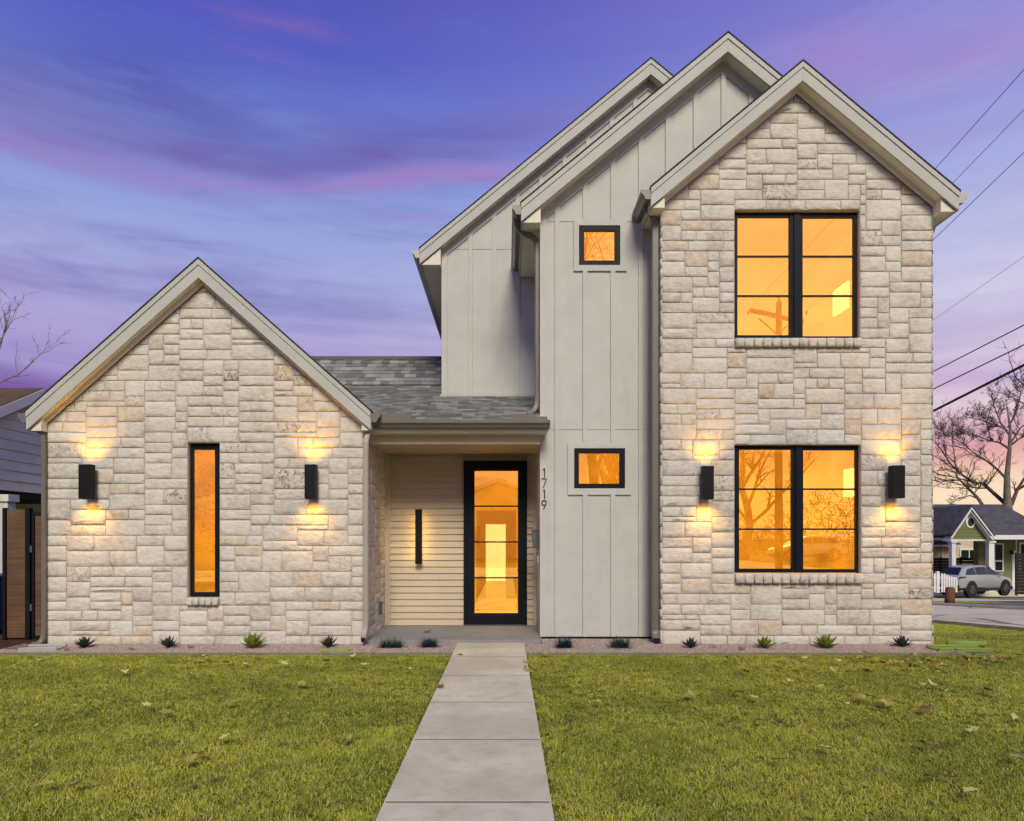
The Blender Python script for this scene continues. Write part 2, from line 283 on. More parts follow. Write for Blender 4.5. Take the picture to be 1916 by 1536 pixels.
# ------------------------------------------------------------------ builders
WO = {}
def worg(p): return WO.get(p.name, Vector((0, 0, 0))) if p is not None else Vector((0, 0, 0))
class MB:
    def __init__(s): s.v = []; s.f = []; s.t = []; s.tone = None
    def add(s, vs, fs):
        b = len(s.v); s.v += [tuple(v) for v in vs]; s.f += [tuple(i+b for i in f) for f in fs]; s.t += [s.tone]*len(fs); return s
    def box(s, x0, x1, y0, y1, z0, z1):
        vs = [(x, y, z) for z in (z0, z1) for y in (y0, y1) for x in (x0, x1)]
        return s.add(vs, [(0, 2, 3, 1), (4, 5, 7, 6), (0, 1, 5, 4), (2, 6, 7, 3), (0, 4, 6, 2), (1, 3, 7, 5)])
    def prism(s, poly, y0, y1):          # poly (x,z), counter-clockwise seen from -Y
        n = len(poly); vs = [(x, y0, z) for x, z in poly]+[(x, y1, z) for x, z in poly]
        return s.add(vs, [tuple(range(n)), tuple(range(2*n-1, n-1, -1))]+[(i, i+n, (i+1) % n+n, (i+1) % n) for i in range(n)])
    def prismx(s, poly, x0, x1):         # poly (y,z)
        n = len(poly); vs = [(x0, y, z) for y, z in poly]+[(x1, y, z) for y, z in poly]
        return s.add(vs, [tuple(range(n-1, -1, -1)), tuple(range(n, 2*n))]+[(i, (i+1) % n, (i+1) % n+n, i+n) for i in range(n)])
    def tube(s, pts, r, n=8, cap=True, flat=None):
        pts = [Vector(p) for p in pts]; rs = r if isinstance(r, (list, tuple)) else [r]*len(pts)
        rings = []; up = None
        for i, p in enumerate(pts):
            d = (pts[min(i+1, len(pts)-1)]-pts[max(i-1, 0)]).normalized()
            if up is None: up = d.orthogonal().normalized() if flat is None else Vector(flat)
            u = (up - d*up.dot(d))
            u = u.normalized() if u.length > 1e-5 else d.orthogonal().normalized()
            up = u; w = d.cross(u)
            rings.append([p+(u*math.cos(2*math.pi*k/n)+w*math.sin(2*math.pi*k/n))*rs[i] for k in range(n)])
        vs = [v for g in rings for v in g]; fs = []
        for i in range(len(pts)-1):
            for k in range(n): fs.append((i*n+k, i*n+(k+1) % n, (i+1)*n+(k+1) % n, (i+1)*n+k))
        if cap: fs += [tuple(range(n-1, -1, -1)), tuple((len(pts)-1)*n+k for k in range(n))]
        return s.add(vs, fs)
    def duct(s, pts, a, b, side):        # rectangular section; side = constant sideways vector of half width a; other half depth b
        pts = [Vector(p) for p in pts]; S = Vector(side).normalized(); vs = []; fs = []
        for i, p in enumerate(pts):
            d0 = (pts[i]-pts[i-1]).normalized() if i else (pts[1]-pts[0]).normalized()
            d1 = (pts[i+1]-pts[i]).normalized() if i < len(pts)-1 else d0
            d = (d0+d1).normalized(); w = d.cross(S).normalized(); k = b/max(.5, (d.dot(d1)))
            for ca, cb in ((1, .6), (.7, 1), (-.7, 1), (-1, .6), (-1, -.6), (-.7, -1), (.7, -1), (1, -.6)): vs.append(p+S*a*ca+w*k*cb)
        n = 8
        for i in range(len(pts)-1):
            for k in range(n): fs.append((i*n+k, i*n+(k+1) % n, (i+1)*n+(k+1) % n, (i+1)*n+k))
        fs += [tuple(range(n-1, -1, -1)), tuple((len(pts)-1)*n+k for k in range(n))]
        return s.add(vs, fs)
    def cyl(s, c, r, h, axis='Z', n=24, r2=None):
        c = Vector(c); r2 = r if r2 is None else r2; vs = []
        for k, (rr, o) in enumerate(((r, 0), (r2, h))):
            for i in range(n):
                a = 2*math.pi*i/n; u, w = rr*math.cos(a), rr*math.sin(a)
                vs.append(c+Vector({'Z': (u, w, o), 'Y': (u, o, w), 'X': (o, u, w)}[axis]))
        return s.add(vs, [tuple(range(n-1, -1, -1)), tuple(range(n, 2*n))]+[(i, (i+1) % n, (i+1) % n+n, i+n) for i in range(n)])
    def build(s, name, m, parent=None, smooth=False, bevel=0, org=None, kind=None, label=None, cat=None, group=None):
        vs = np.array(s.v, dtype=float)
        if org is None: o = Vector(((vs[:, 0].min()+vs[:, 0].max())/2, (vs[:, 1].min()+vs[:, 1].max())/2, vs[:, 2].min()))
        else: o = Vector(org)
        vs -= np.array(o)
        me = bpy.data.meshes.new(name); me.from_pydata(vs.tolist(), [], s.f)
        if any(t_ is not None for t_ in s.t):
            at = me.attributes.new('tone', 'FLOAT_COLOR', 'FACE')
            at.data.foreach_set('color', np.array([t_ or (.5, .5, 0, 1) for t_ in s.t], dtype=np.float32).ravel())
        me.materials.append(m)
        ob = bpy.data.objects.new(name, me); sc.collection.objects.link(ob)
        if smooth == 'front':
            me.polygons.foreach_set('use_smooth', [abs(p.normal.y) > .72 for p in me.polygons])
        elif smooth:
            me.polygons.foreach_set('use_smooth', [True]*len(me.polygons))
        if bevel:
            b = ob.modifiers.new('edge', 'BEVEL'); b.width = bevel; b.segments = 2; b.limit_method = 'ANGLE'
        if parent is not None: ob.parent = parent
        ob.location = o-worg(parent); WO[ob.name] = o
        if kind: ob['kind'] = kind
        if label: ob['label'] = label
        if cat: ob['category'] = cat
        if group: ob['group'] = group
        return ob
def fixn(ob):
    import bmesh
    bm = bmesh.new(); bm.from_mesh(ob.data); bmesh.ops.recalc_face_normals(bm, faces=bm.faces); bm.to_mesh(ob.data); bm.free(); return ob
def thing(name, label, cat, loc=(0, 0, 0), group=None):
    o = bpy.data.objects.new(name, None); sc.collection.objects.link(o); o.location = loc; o.empty_display_size = .2
    o['label'] = label; o['category'] = cat
    if group: o['group'] = group
    WO[o.name] = Vector(loc); return o
def boxo(name, m, parent, *b, bevel=0, **k): return MB().box(*b).build(name, m, parent, bevel=bevel, **k)
# surveyed measures: x and z of a point of the street front whose distance from the eye is Y
def px(p, Y): return (p-947)/1300*Y
def pz(p, Y): return 1.4+(1006-p)/1300*Y
rnd = random.Random(7)

# ------------------------------------------------------------------ ground
def sm(a, b, x): t_ = min(1, max(0, (x-a)/(b-a))); return t_*t_*(3-2*t_)
def gz(x, y): return -.064*min(max(0, y-10), 38)*sm(5.7, 7.6, x)
def sheet(name, xs, ys, dz, m, kind='structure', **k):
    b = MB(); nx = len(xs)
    b.v = [(x, y, gz(x, y)+dz) for y in ys for x in xs]
    b.f = [(j*nx+i, j*nx+i+1, (j+1)*nx+i+1, (j+1)*nx+i) for j in range(len(ys)-1) for i in range(nx-1)]; b.t = [None]*len(b.f)
    return b.build(name, m, None, kind=kind, org=(0, 0, 0), smooth=True, **k)
XS = [-700, -200, -60, -30, -15, -9, 0, 5.4, 5.7, 6.0, 6.4, 6.8, 7.2, 7.6, 9, 12, 16, 22, 30, 60, 200, 700]
YS = [-700, -200, -60, -30, -12, -5, 0, 5, 9, 10, 12, 16, 20, 26, 32, 38, 44, 48, 60, 100, 200, 700]
sheet('ground', XS, YS, -.06, FARG)
WXL, WXR = -.642, .238
def lin_sp(a, b, n): return [a+(b-a)*i/n for i in range(n+1)]
lawnL = sheet('lawn_base', lin_sp(-9.5, WXL, 20), lin_sp(-3.6, 8.42, 20), -.03, SOIL)
lawnR = sheet('lawn_base', lin_sp(WXR, 8.25, 20), lin_sp(-3.6, 8.42, 20), -.03, SOIL)
lawnS = sheet('lawn_base', lin_sp(5.64, 8.25, 12), lin_sp(8.424, 40, 50), -.03, SOIL)
sheet('side_street', lin_sp(8.42, 15.2, 10), [-80, -20, 0, 5, 9, 10]+lin_sp(11, 48, 37)+[80], -.055, ROAD)
sheet('front_street', [-90, -9.5, 0, 5.6, 8.4], [-12, -8, -4.4], -.05, ROAD)
kb = MB()
ysk = [-4]+lin_sp(0, 48, 48)
for a, b in zip(ysk[:-1], ysk[1:]):
    for x0, x1, s_ in ((8.25, 8.42, 1), (15.2, 15.35, 1)):
        za, zb = gz(x0, a), gz(x0, b)
        kb.add([(x0, a, za-.12), (x1, a, za-.12), (x1, a, za+.035), (x0, a, za+.035), (x0, b, zb-.12), (x1, b, zb-.12), (x1, b, zb+.035), (x0, b, zb+.035)],
               [(0, 1, 2, 3), (7, 6, 5, 4), (0, 4, 5, 1), (1, 5, 6, 2), (2, 6, 7, 3), (3, 7, 4, 0)])
kb.build('kerb', CONC, None, kind='structure', org=(0, 0, 0))
# far side of the side street: verge, driveways
sheet('verge', lin_sp(15.36, 60, 30), [12]+lin_sp(14, 48, 34), -.02, FARG)
sheet('driveway', lin_sp(15.36, 34, 12), lin_sp(28.5, 33.2, 6), -.012, CONC)
sheet('asphalt_driveway', lin_sp(15.36, 40, 12), lin_sp(20.5, 25.5, 6), -.008, ASPH)

# ------------------------------------------------------------------ walk
def slab(parent, x0, x1, y0, y1, z1, m):
    g = .009
    return boxo('slab', m, parent, x0, x1, y0+g, y1-g, z1-.1, z1, bevel=.0012)
walk = MB().box(WXL+.01, WXR-.01, -3.5, 9.19, -.14, .0108).build('walkway', JOINT, None, kind='structure', org=(0, 0, 0))
edges = [-3.4, -2.0, -.75, .35, 1.45, 2.55, 3.65, 4.78, 5.87, 7.0, 8.12, 9.19]
for a, b in zip(edges[:-1], edges[1:]): slab(walk, WXL, WXR, a, b, .012, CONC)
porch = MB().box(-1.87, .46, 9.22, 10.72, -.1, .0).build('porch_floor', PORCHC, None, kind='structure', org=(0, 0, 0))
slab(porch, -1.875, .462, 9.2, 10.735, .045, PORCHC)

# gravel bed along the front
bedp = [(-6.35, WXL-.0, 8.44, 9.15), (-1.86, WXL, 9.15, 9.19), (WXR, 5.62, 8.44, 9.14), (WXR, .45, 9.14, 9.19), (.475, 2.04, 9.14, 9.62)]
b = MB()
for x0, x1, y0, y1 in bedp: b.add([(x0, y0, 0), (x1, y0, 0), (x1, y1, 0), (x0, y1, 0)], [(0, 1, 2, 3)])
bed = b.build('gravel_bed', GRAVB, None, kind='structure', org=(0, 0, -.012))
for x0, x1 in ((-6.35, WXL-.002), (WXR+.002, 5.9)):
    boxo('bed_edging', STEEL, None, x0, x1, 8.428, 8.434, -.06, .004, kind='structure')
boxo('mulch_bed', MULCH, None, -9.0, -6.06, 8.7, 12, -.05, .004, kind='structure')

# ------------------------------------------------------------------ the house
YA, YB, YC, YD, YE = 9.15, 9.15, 9.63, 10.74, 11.4
house = thing('house', 'pale limestone and white board house with black framed lit windows behind the lawn', 'house', (0, 10, 0))
def holes_poly(b, top, xa, xb, zb, holes, breaks, y, jamb=.12):
    """flat wall face at y facing -Y, outline x in [xa,xb], from zb to top(x), with rectangular holes and their jambs"""
    xs = sorted(set([xa, xb]+[v for h in holes for v in h[:2]]+[v for v in breaks if xa < v < xb]))
    for a, c in zip(xs[:-1], xs[1:]):
        m_ = (a+c)/2; hs = sorted([h for h in holes if h[0]-1e-6 <= a and h[1]+1e-6 >= c], key=lambda h: h[2]); lo = zb
        for h in hs:
            b.add([(a, y, lo), (c, y, lo), (c, y, h[2]), (a, y, h[2])], [(0, 1, 2, 3)]); lo = h[3]
        b.add([(a, y, lo), (c, y, lo), (c, y, top(c)), (a, y, top(a))], [(0, 1, 2, 3)])
    for x0, x1, z0, z1 in holes:
        y1 = y+jamb
        b.add([(x0, y, z0), (x1, y, z0), (x1, y, z1), (x0, y, z1), (x0, y1, z0), (x1, y1, z0), (x1, y1, z1), (x0, y1, z1)],
              [(0, 4, 5, 1), (1, 5, 6, 2), (2, 6, 7, 3), (3, 7, 4, 0)])

def clip(poly, a, b_, c):                # keep a*x+b*z<=c
    out = []
    for i in range(len(poly)):
        p, q = poly[i], poly[(i+1) % len(poly)]
        dp, dq = a*p[0]+b_*p[1]-c, a*q[0]+b_*q[1]-c
        if dp <= 0: out.append(p)
        if (dp < 0 < dq) or (dq < 0 < dp):
            t_ = dp/(dp-dq); out.append((p[0]+(q[0]-p[0])*t_, p[1]+(q[1]-p[1])*t_))
    return out
def area(p): return abs(sum(p[i][0]*p[(i+1) % len(p)][1]-p[(i+1) % len(p)][0]*p[i][1] for i in range(len(p))))/2
def pack(x0, x1, z0, z1, holes, r, cw=.052, ch=.068, clipper=None):
    def lines(lo, hi, anchors, step):
        an = sorted(set([lo]+[a for a in anchors if lo+1e-6 < a < hi-1e-6]+[hi])); out = [lo]
        for a, c in zip(an[:-1], an[1:]):
            n = max(1, round((c-a)/step)); out += [a+(c-a)*k/n for k in range(1, n+1)]
        return out
    gx = lines(x0, x1, [v for h in holes for v in h[:2]], cw); gzv = lines(z0, z1, [v for h in holes for v in h[2:]], ch)
    nx, nz = len(gx)-1, len(gzv)-1; occ = [[0]*nx for _ in range(nz)]; out = []
    for j in range(nz):
        for i in range(nx):
            cx, cz = (gx[i]+gx[i+1])/2, (gzv[j]+gzv[j+1])/2
            if any(h[0] < cx < h[1] and h[2] < cz < h[3] for h in holes): occ[j][i] = 1
    joints = {}
    for j in range(nz):
        i = 0
        while i < nx:
            if occ[j][i]: i += 1; continue
            run = 0
            while i+run < nx and not occ[j][i+run]: run += 1
            h = r.choices([2, 3, 1], [.60, .36, .04])[0]
            if r.random() < .035: h = 4
            h = min(h, nz-j)
            w = r.choices([3, 4, 5, 6, 7, 8, 9, 10, 11, 12], [1, 2, 3, 4, 4, 4, 4, 3, 2, 1])[0] if h < 3 else r.choices([4, 5, 6, 7, 8, 9, 10, 11], [1, 2, 3, 4, 4, 3, 3, 1])[0]
            if h == 1: w = max(w, 4)
            if h == 4: w = min(w, 8)
            if run-w < 3: w = run if run <= 12 else run-4 if run-4 <= 12 else w
            if j > 0 and (i+w) in joints.get(j, set()) and i+w < nx and run-w-1 >= 3: w += 1
            w = min(w, run); hh = 1
            while hh < h and j+hh < nz and not any(occ[j+hh][i:i+w]): hh += 1
            if j+hh == nz-1 and not any(occ[j+hh][i:i+w]) and hh < 4: hh += 1
            for a in range(j, j+hh):
                for c in range(i, i+w): occ[a][c] = 1
            joints.setdefault(j+hh, set()).update((i, i+w))
            out.append([(gx[i], gzv[j]), (gx[i+w], gzv[j]), (gx[i+w], gzv[j+hh]), (gx[i], gzv[j+hh])]); i += w
    return out
def stone_geo(b, poly, y, r, joint=.0055, proud=.012, tf=None, nseg=.13):
    """rough faced stone: outline (x,z), face towards -Y (or through tf)"""
    n = len(poly); cx = sum(p[0] for p in poly)/n; cz = sum(p[1] for p in poly)/n
    pts = []
    for i in range(n):
        p, q = poly[i], poly[(i+1) % n]; d = math.dist(p, q)
        if d < .012: continue
        k = max(1, min(4, round(d/nseg)))
        for s_ in range(k):
            t_ = s_/k; pts.append((p[0]+(q[0]-p[0])*t_, p[1]+(q[1]-p[1])*t_, s_ == 0))
    if len(pts) < 3: return
    w = max(p[0] for p in poly)-min(p[0] for p in poly); h = max(p[1] for p in poly)-min(p[1] for p in poly)
    def ring(ins, yy, jit, jy):
        out = []
        for x, z, corner in pts:
            fx = (w/2-ins)/(w/2) if w > 2.2*ins else .3; fz = (h/2-ins)/(h/2) if h > 2.2*ins else .3
            k = .965 if corner and ins > .01 else 1
            out.append((cx+(x-cx)*fx*k+r.uniform(-jit, jit), yy+r.uniform(-jy, jy), cz+(z-cz)*fz*k+r.uniform(-jit, jit)))
        return out
    base_out = r.uniform(-.003, .003)
    A_ = ring(joint, y+.004, .0028, 0); B_ = [(a[0], y-proud*.55, a[2]) for a in A_]
    C_ = ring(joint+.0045, y-proud-base_out, .002, .0025); D_ = ring(joint+min(.05, h*.27), y-proud-.002-base_out, .010, .0035)
    m = len(pts); vs = A_+B_+C_+D_+[(cx+r.uniform(-.01, .01), y-proud-.005-base_out+r.uniform(-.006, .006), cz)]
    fs = []
    for q in range(3):
        for i in range(m): fs.append((q*m+i, q*m+(i+1) % m, (q+1)*m+(i+1) % m, (q+1)*m+i))
    for i in range(m): fs.append((3*m+i, 3*m+(i+1) % m, 4*m))
    if tf: vs = [tf(v) for v in vs]
    b.add(vs, fs)
def tone(r):
    v = min(1, max(0, r.gauss(.52, .17)))
    if r.random() < .05: v = r.uniform(.84, 1)
    st = 0
    if r.random() < .05: st = r.uniform(.35, .8)
    return (v, r.random(), st, 1)

allstones = []
def plan_stones(wall, x0, x1, z0, z1, holes, y, seed, clips=(), special=()):
    r = random.Random(seed)
    for poly in pack(x0, x1, z0, z1, holes, r):
        for a, b_, c in clips:
            if poly: poly = clip(poly, a, b_, c)
        if len(poly) < 3 or area(poly) < .0009: continue
        tn = tone(r); cx = sum(p[0] for p in poly)/len(poly); cz = sum(p[1] for p in poly)/len(poly)
        for sx, sz, rad, tt in special:
            if math.hypot(cx-sx, (cz-sz)*1.6) < rad: tn = tt
        allstones.append((area(poly), poly, y, wall, tn, r.random()))

# --- roof lines
A = dict(y=9.0, xa=-3.985, za=5.015, sl=.885, xl=-6.22, xr=-1.755)
B = dict(y=8.94, xa=3.817, za=7.53, sl=.83, xl=1.864, xr=5.83)
C = dict(y=9.37, xa=2.992, za=8.206, sl=.822, xl=.202, xr=5.80)
E = dict(y=11.2, xa=2.335, za=9.12, sl=.82, xl=-1.396, xr=6.0)
def rl(g, x): return g['za']-g['sl']*abs(x-g['xa'])
RB = .245
# --- stone wall of the low gable
ax0, ax1 = -6.05, -1.88
WA = (px(350, YA), px(410, YA), pz(1118, YA), pz(828, YA))
topA = lambda x: rl(A, x)-RB+.02
b = MB(); holes_poly(b, topA, ax0, ax1, -.05, [WA], [A['xa']], YA+.02)
b.add([(ax1, YA+.02, -.05), (ax1, YD+.3, -.05), (ax1, YD+.3, topA(ax1)), (ax1, YA+.02, topA(ax1))], [(0, 1, 2, 3)])
b.add([(ax0, YA+.02, -.05), (ax0, 18, -.05), (ax0, 18, topA(ax0)), (ax0, YA+.02, topA(ax0))], [(3, 2, 1, 0)])
wallA = b.build('stone_wall', MORTAR, house, org=(-4, YA, 0), label='stone wall of the low gable with one slot window')
dA = math.sqrt(1+A['sl']**2)
def gclips(g, lo=RB+.045): return [(g['sl'], 1, g['za']-lo+g['sl']*g['xa']), (-g['sl'], 1, g['za']-lo-g['sl']*g['xa'])]
P = lambda x, y, Y: (px(x, Y), pz(y, Y))
spA = [P(545, 705, YA)+(.17, (.95, .3, .75, 1)), P(565, 893, YA)+(.15, (.35, .3, .95, 1)), P(600, 995, YA)+(.14, (.8, .4, .6, 1)), P(200, 965, YA)+(.16, (.97, .4, .35, 1)), P(535, 1163, YA)+(.15, (.9, .3, .3, 1)), P(160, 1190, YA)+(.2, (.9, .3, .1, 1)), P(270, 1195, YA)+(.2, (.95, .3, .2, 1)), P(130, 845, YA)+(.12, (.5, .3, .45, 1))]
sillA = (WA[0], WA[1], pz(1133, YA), WA[2])
plan_stones(wallA, ax0, ax1, -.03, 4.9, [WA, sillA], YA+.02, 11, gclips(A), spA)
# --- tower
bx0, bx1 = 2.05, 5.62
WU = (px(1375, YB), px(1610, YB), pz(633, YB), pz(392, YB)); WL = (px(1375, YB), px(1612, YB), pz(1073, YB), pz(832, YB))
topB = lambda x: rl(B, x)-RB+.02
b = MB(); holes_poly(b, topB, bx0, bx1, -.05, [WU, WL], [B['xa']], YB+.02)
b.add([(bx0, YB+.02, -.05), (bx0, YC+.05, -.05), (bx0, YC+.05, topB(bx0)), (bx0, YB+.02, topB(bx0))], [(3, 2, 1, 0)])
b.add([(bx1, YB+.02, -.6), (bx1, 18, -.6), (bx1, 18, topB(bx1)), (bx1, YB+.02, topB(bx1))], [(0, 1, 2, 3)])
wallB = b.build('stone_wall', MORTAR, house, org=(4, YB, 0), label='tall stone wall of the tower with two double windows')
spB = [P(1542, 232, YB)+(.15, (1, .3, .2, 1)), P(1717, 1115, YB)+(.16, (.25, .3, 1, 1)), P(1640, 875, YB)+(.14, (.2, .3, .6, 1)), P(1700, 487, YB)+(.16, (.96, .4, .2, 1)), P(1720, 530, YB)+(.15, (.95, .4, .5, 1)), P(1680, 690, YB)+(.15, (.93, .4, .3, 1)), P(1690, 345, YB)+(.14, (.97, .4, .2, 1)), P(1280, 655, YB)+(.17, (.15, .4, .1, 1)), P(1580, 663, YB)+(.16, (.9, .4, .3, 1))]
SU = (WU[0], WU[1]+.01, pz(650, YB), WU[2]); SL_ = (WL[0], WL[1]+.01, pz(1092, YB), WL[2])
plan_stones(wallB, bx0, bx1, -.03, 7.4, [WU, WL, SU, SL_], YB+.02, 23, gclips(B), spB)
allstones.sort(key=lambda s_: -s_[0])
rest = {}
for k, (ar, poly, y, wall, tn, q) in enumerate(allstones):
    r = random.Random(int(q*1e9))
    if k < 285:
        b = MB(); b.tone = tn; stone_geo(b, poly, y, r); b.build('stone', STONE, wall, smooth='front')
    else:
        b = rest.setdefault(wall.name, (MB(), wall))[0]; b.tone = tn; stone_geo(b, poly, y, r)
for b, wall in rest.values(): b.build('small_stones', STONE, wall, smooth='front', kind='stuff')
# returns: the porch side of the low gable, the side of the tower, the far side
b = MB(); r = random.Random(5)
for poly in pack(YA+.0, YD, -.02, 2.9, [], r, .05, .068):
    b.tone = tone(r); stone_geo(b, poly, 0, r, proud=.008, tf=lambda v: (ax1-v[1], v[0], v[2]))
b.build('return_stones', STONE, wallA, smooth=True, kind='stuff')
b = MB()
for poly in pack(YB, YC, -.02, 5.7, [], r, .05, .068):
    b.tone = tone(r); stone_geo(b, poly, 0, r, proud=.012, tf=lambda v: (bx0+v[1], v[0], v[2]))
b.build('return_stones', STONE, wallB, smooth=True, kind='stuff')
b = MB()
for poly in pack(YB, YB+3, -.3, 5.7, [], r, .06, .08):
    b.tone = tone(r); stone_geo(b, poly, 0, r, proud=.010, tf=lambda v: (bx1-v[1], v[0], v[2]))
b.build('return_stones', STONE, wallB, smooth=True, kind='stuff')

# --- sills of small bricks
def sill(x0, x1, z0, z1, n, y=YA):
    s_ = boxo('window_sill', MORTAR, house, x0+.01, x1-.01, y-.005, y+.1, z0+.006, z1-.004)
    w = (x1-x0)/n; r = random.Random(int(x0*100))
    for k in range(n):
        b = MB(); b.tone = (min(1, max(0, r.gauss(.35, .15))), 0, .15 if r.random() < .2 else 0, 1)
        stone_geo(b, [(x0+k*w, z0), (x0+(k+1)*w, z0), (x0+(k+1)*w, z1), (x0+k*w, z1)], y+.0, r, joint=.004, proud=.05, nseg=.07)
        b.build('brick', STONE, s_, smooth=True)
sill(*sillA, 5); sill(*SU, 14); sill(*SL_, 14)

# --- windows
def window(hole, y, glasses, munt, name='window', label=None, depth=.05, refl=GLASS):
    """hole x0,x1,z0,z1; glasses list of x0,x1,z0,z1; munt list of z"""
    x0, x1, z0, z1 = hole; e = .004
    w = thing_part(name, ((x0+x1)/2, y, z0), label)
    b = MB(); holes_poly(b, lambda x: z1-e, x0+e, x1-e, z0+e, glasses, [], y, jamb=depth)
    b.add([(x0+e, y, z0+e), (x1-e, y, z0+e), (x1-e, y, z1-e), (x0+e, y, z1-e), (x0+e, y+depth, z0+e), (x1-e, y+depth, z0+e), (x1-e, y+depth, z1-e), (x0+e, y+depth, z1-e)],
          [(0, 1, 5, 4), (1, 2, 6, 5), (2, 3, 7, 6), (3, 0, 4, 7)])
    b.build('frame', BLACK, w)
    zs = None
    for g in glasses:
        zs = [g[2]]+sorted(munt)+[g[3]]
        for a, c in zip(zs[:-1], zs[1:]):
            boxo('pane', refl, w, g[0], g[1], y+.030, y+.034, a, c)
        for m_ in munt: boxo('muntin', BLACK, w, g[0]-.003, g[1]+.003, y+.008, y+.028, m_-.011, m_+.011)
    return w
def thing_part(name, o, label=None):
    e = bpy.data.objects.new(name, None); sc.collection.objects.link(e); e.empty_display_size = .1; e.parent = house
    e.location = Vector(o)-worg(house); WO[e.name] = Vector(o)
    if label: e['label'] = label
    return e
yw = 9.235
def G(a, c, zt, zb, Y): return (px(a, Y), px(c, Y), pz(zb, Y), pz(zt, Y))
w = window(WU, yw, [G(1380, 1478, 405, 627, yw), G(1502, 1598, 406, 629, yw)], [pz(479, yw), pz(553, yw)])
boxo('mullion', BLACK, w, px(1485, yw), px(1496, yw), yw-.02, yw-.002, WU[2]+.01, WU[3]-.01)
w = window(WL, yw, [G(1383, 1482, 841, 1064, yw), G(1503, 1602, 842, 1065, yw)], [pz(915, yw), pz(990, yw)])
boxo('mullion', BLACK, w, px(1488, yw), px(1498, yw), yw-.02, yw-.002, WL[2]+.01, WL[3]-.01)
window(WA, yw, [G(361, 402, 841, 1108, yw)], [])

# --- board walls
def blines(b, g, xs, y, lo, z0, z1=None, h=.02, w=.033):
    pass
def board_wall(g, y, x0, x1, zb, battens, holes, label, cuts=(), seams=(), side=None):
    top = lambda x: rl(g, x)-RB+.02
    b = MB(); holes_poly(b, top, x0, x1, zb, holes, [g['xa']], y)
    for xx, y2, flip in side or []:
        q = [(xx, y, zb), (xx, y2, zb), (xx, y2, top(xx)), (xx, y, top(xx))]
        b.add(q, [(3, 2, 1, 0) if flip else (0, 1, 2, 3)])
    wl = b.build('board_wall', BOARD, house, org=((x0+x1)/2, y, max(0, zb)), label=label)
    for bx, bw in battens:
        segs = [(zb+.0, top(bx)-.07)]
        for hx0, hx1, hz0, hz1 in cuts:
            if hx0 < bx < hx1:
                ns = []
                for a, c in segs:
                    if hz0 > a: ns.append((a, min(c, hz0)))
                    if hz1 < c: ns.append((max(a, hz1), c))
                segs = [s_ for s_ in ns if s_[1]-s_[0] > .05]
        for a, c in segs:
            xl, xr = bx-bw/2, bx+bw/2; t0 = min(c, top(xl)-.07) if c > top(xl)-.08 else c; t1 = min(c, top(xr)-.07) if c > top(xr)-.08 else c
            if c >= top(bx)-.08: t0, t1 = top(xl)-.07, top(xr)-.07
            MB().prism([(xl, a), (xr, a), (xr, t1), (xl, t0)], y-.027, y-.001).build('batten', BOARD, wl, bevel=.002)
    return wl
cwu = (px(1083, YC), px(1160, YC), pz(497, YC), pz(423, YC)); cwl = (px(1074, YC), px(1169, YC), pz(914, YC), pz(839, YC))
tru = (px(1073, YC), px(1172, YC), pz(508, YC), pz(412, YC)); trl = (px(1062, YC), px(1181, YC), pz(926, YC), pz(828, YC))
cb = [(px(v, YC), .065) for v in (1042.5, 1094.5, 1146.5, 1198.5, 1249, 1301, 1353, 1405)]
cx0 = .467
wallC = board_wall(C, YC, cx0, 5.57, .03, [(cx0+.045, .088)]+cb, [cwu, cwl, (2.15, 5.52, .1, 2.95), (2.15, 5.52, 3.15, 5.85)], 'white board and batten wall with two small windows', cuts=[tru, trl, (2.05, 5.6, 0, 5.95)], side=[(cx0, YE+.02, True)])
# casings of the two small windows
def casing(t_, o, y, parent, head=0):
    for q in ((t_[0]-head, t_[1]+head, o[3], t_[3]), (t_[0], t_[1], t_[2], o[2]), (t_[0], o[0], o[2], o[3]), (o[1], t_[1], o[2], o[3])):
        boxo('casing', BOARD, parent, q[0], q[1], y-.026, y-.001, q[2], q[3], bevel=.002)
y2 = YC-.012
w1 = window(cwu, YC-.015, [G(1093, 1150, 432, 488, YC)], []); casing(tru, cwu, YC, w1)
w2 = window(cwl, YC-.015, [G(1083, 1159, 848, 905, YC)], []); casing(trl, cwl, YC, w2)
sm_ = MB()
for z_ in (pz(803, YC), pz(414, YC)):
    xs_ = [cx0+.09]+[c_[0] for c_ in cb[:4]]+[px(1225, YC)]
    for a, c in zip(xs_[:-1], xs_[1:]): sm_.box(a+.034, c-.034, YC-.006, YC-.0005, z_-.004, z_+.004)
sm_.build('flashing_seam', TRIM, wallC)
boxo('base_gap_shade', DARK, wallC, cx0+.03, bx0-.02, YC+.01, YC+.05, -.05, .034)  # solid dark strip painted as the shade under the wall
# upper set-back wall
eb = [(px(v, YE), .065) for v in (880.5, 924.5, 968.5, 836, 1012, 1056, 1100, 1144, 1188, 1232)]
ex0 = px(826, YE)
eb[3] = (ex0+.05, .09)
wallE = board_wall(E, YE, ex0, 5.3, pz(741, YE), eb, [], 'set back upper board wall above the shingles', side=[(ex0, 19, True)])
b = MB(); zb_ = pz(741, YE)
b.box(ex0-.02, cx0, YE-.03, YE-.004, zb_-.03, zb_+.03)
b.build('flashing', TRIM, wallE)
zsE = pz(466, YE); b = MB()
for a, c in ((ex0+.1, eb[0][0]-.035), (eb[0][0]+.035, eb[1][0]-.035), (eb[1][0]+.035, eb[2][0]-.035)): b.box(a, c, YE-.006, YE-.0005, zsE-.004, zsE+.004)
b.build('flashing_seam', TRIM, wallE)

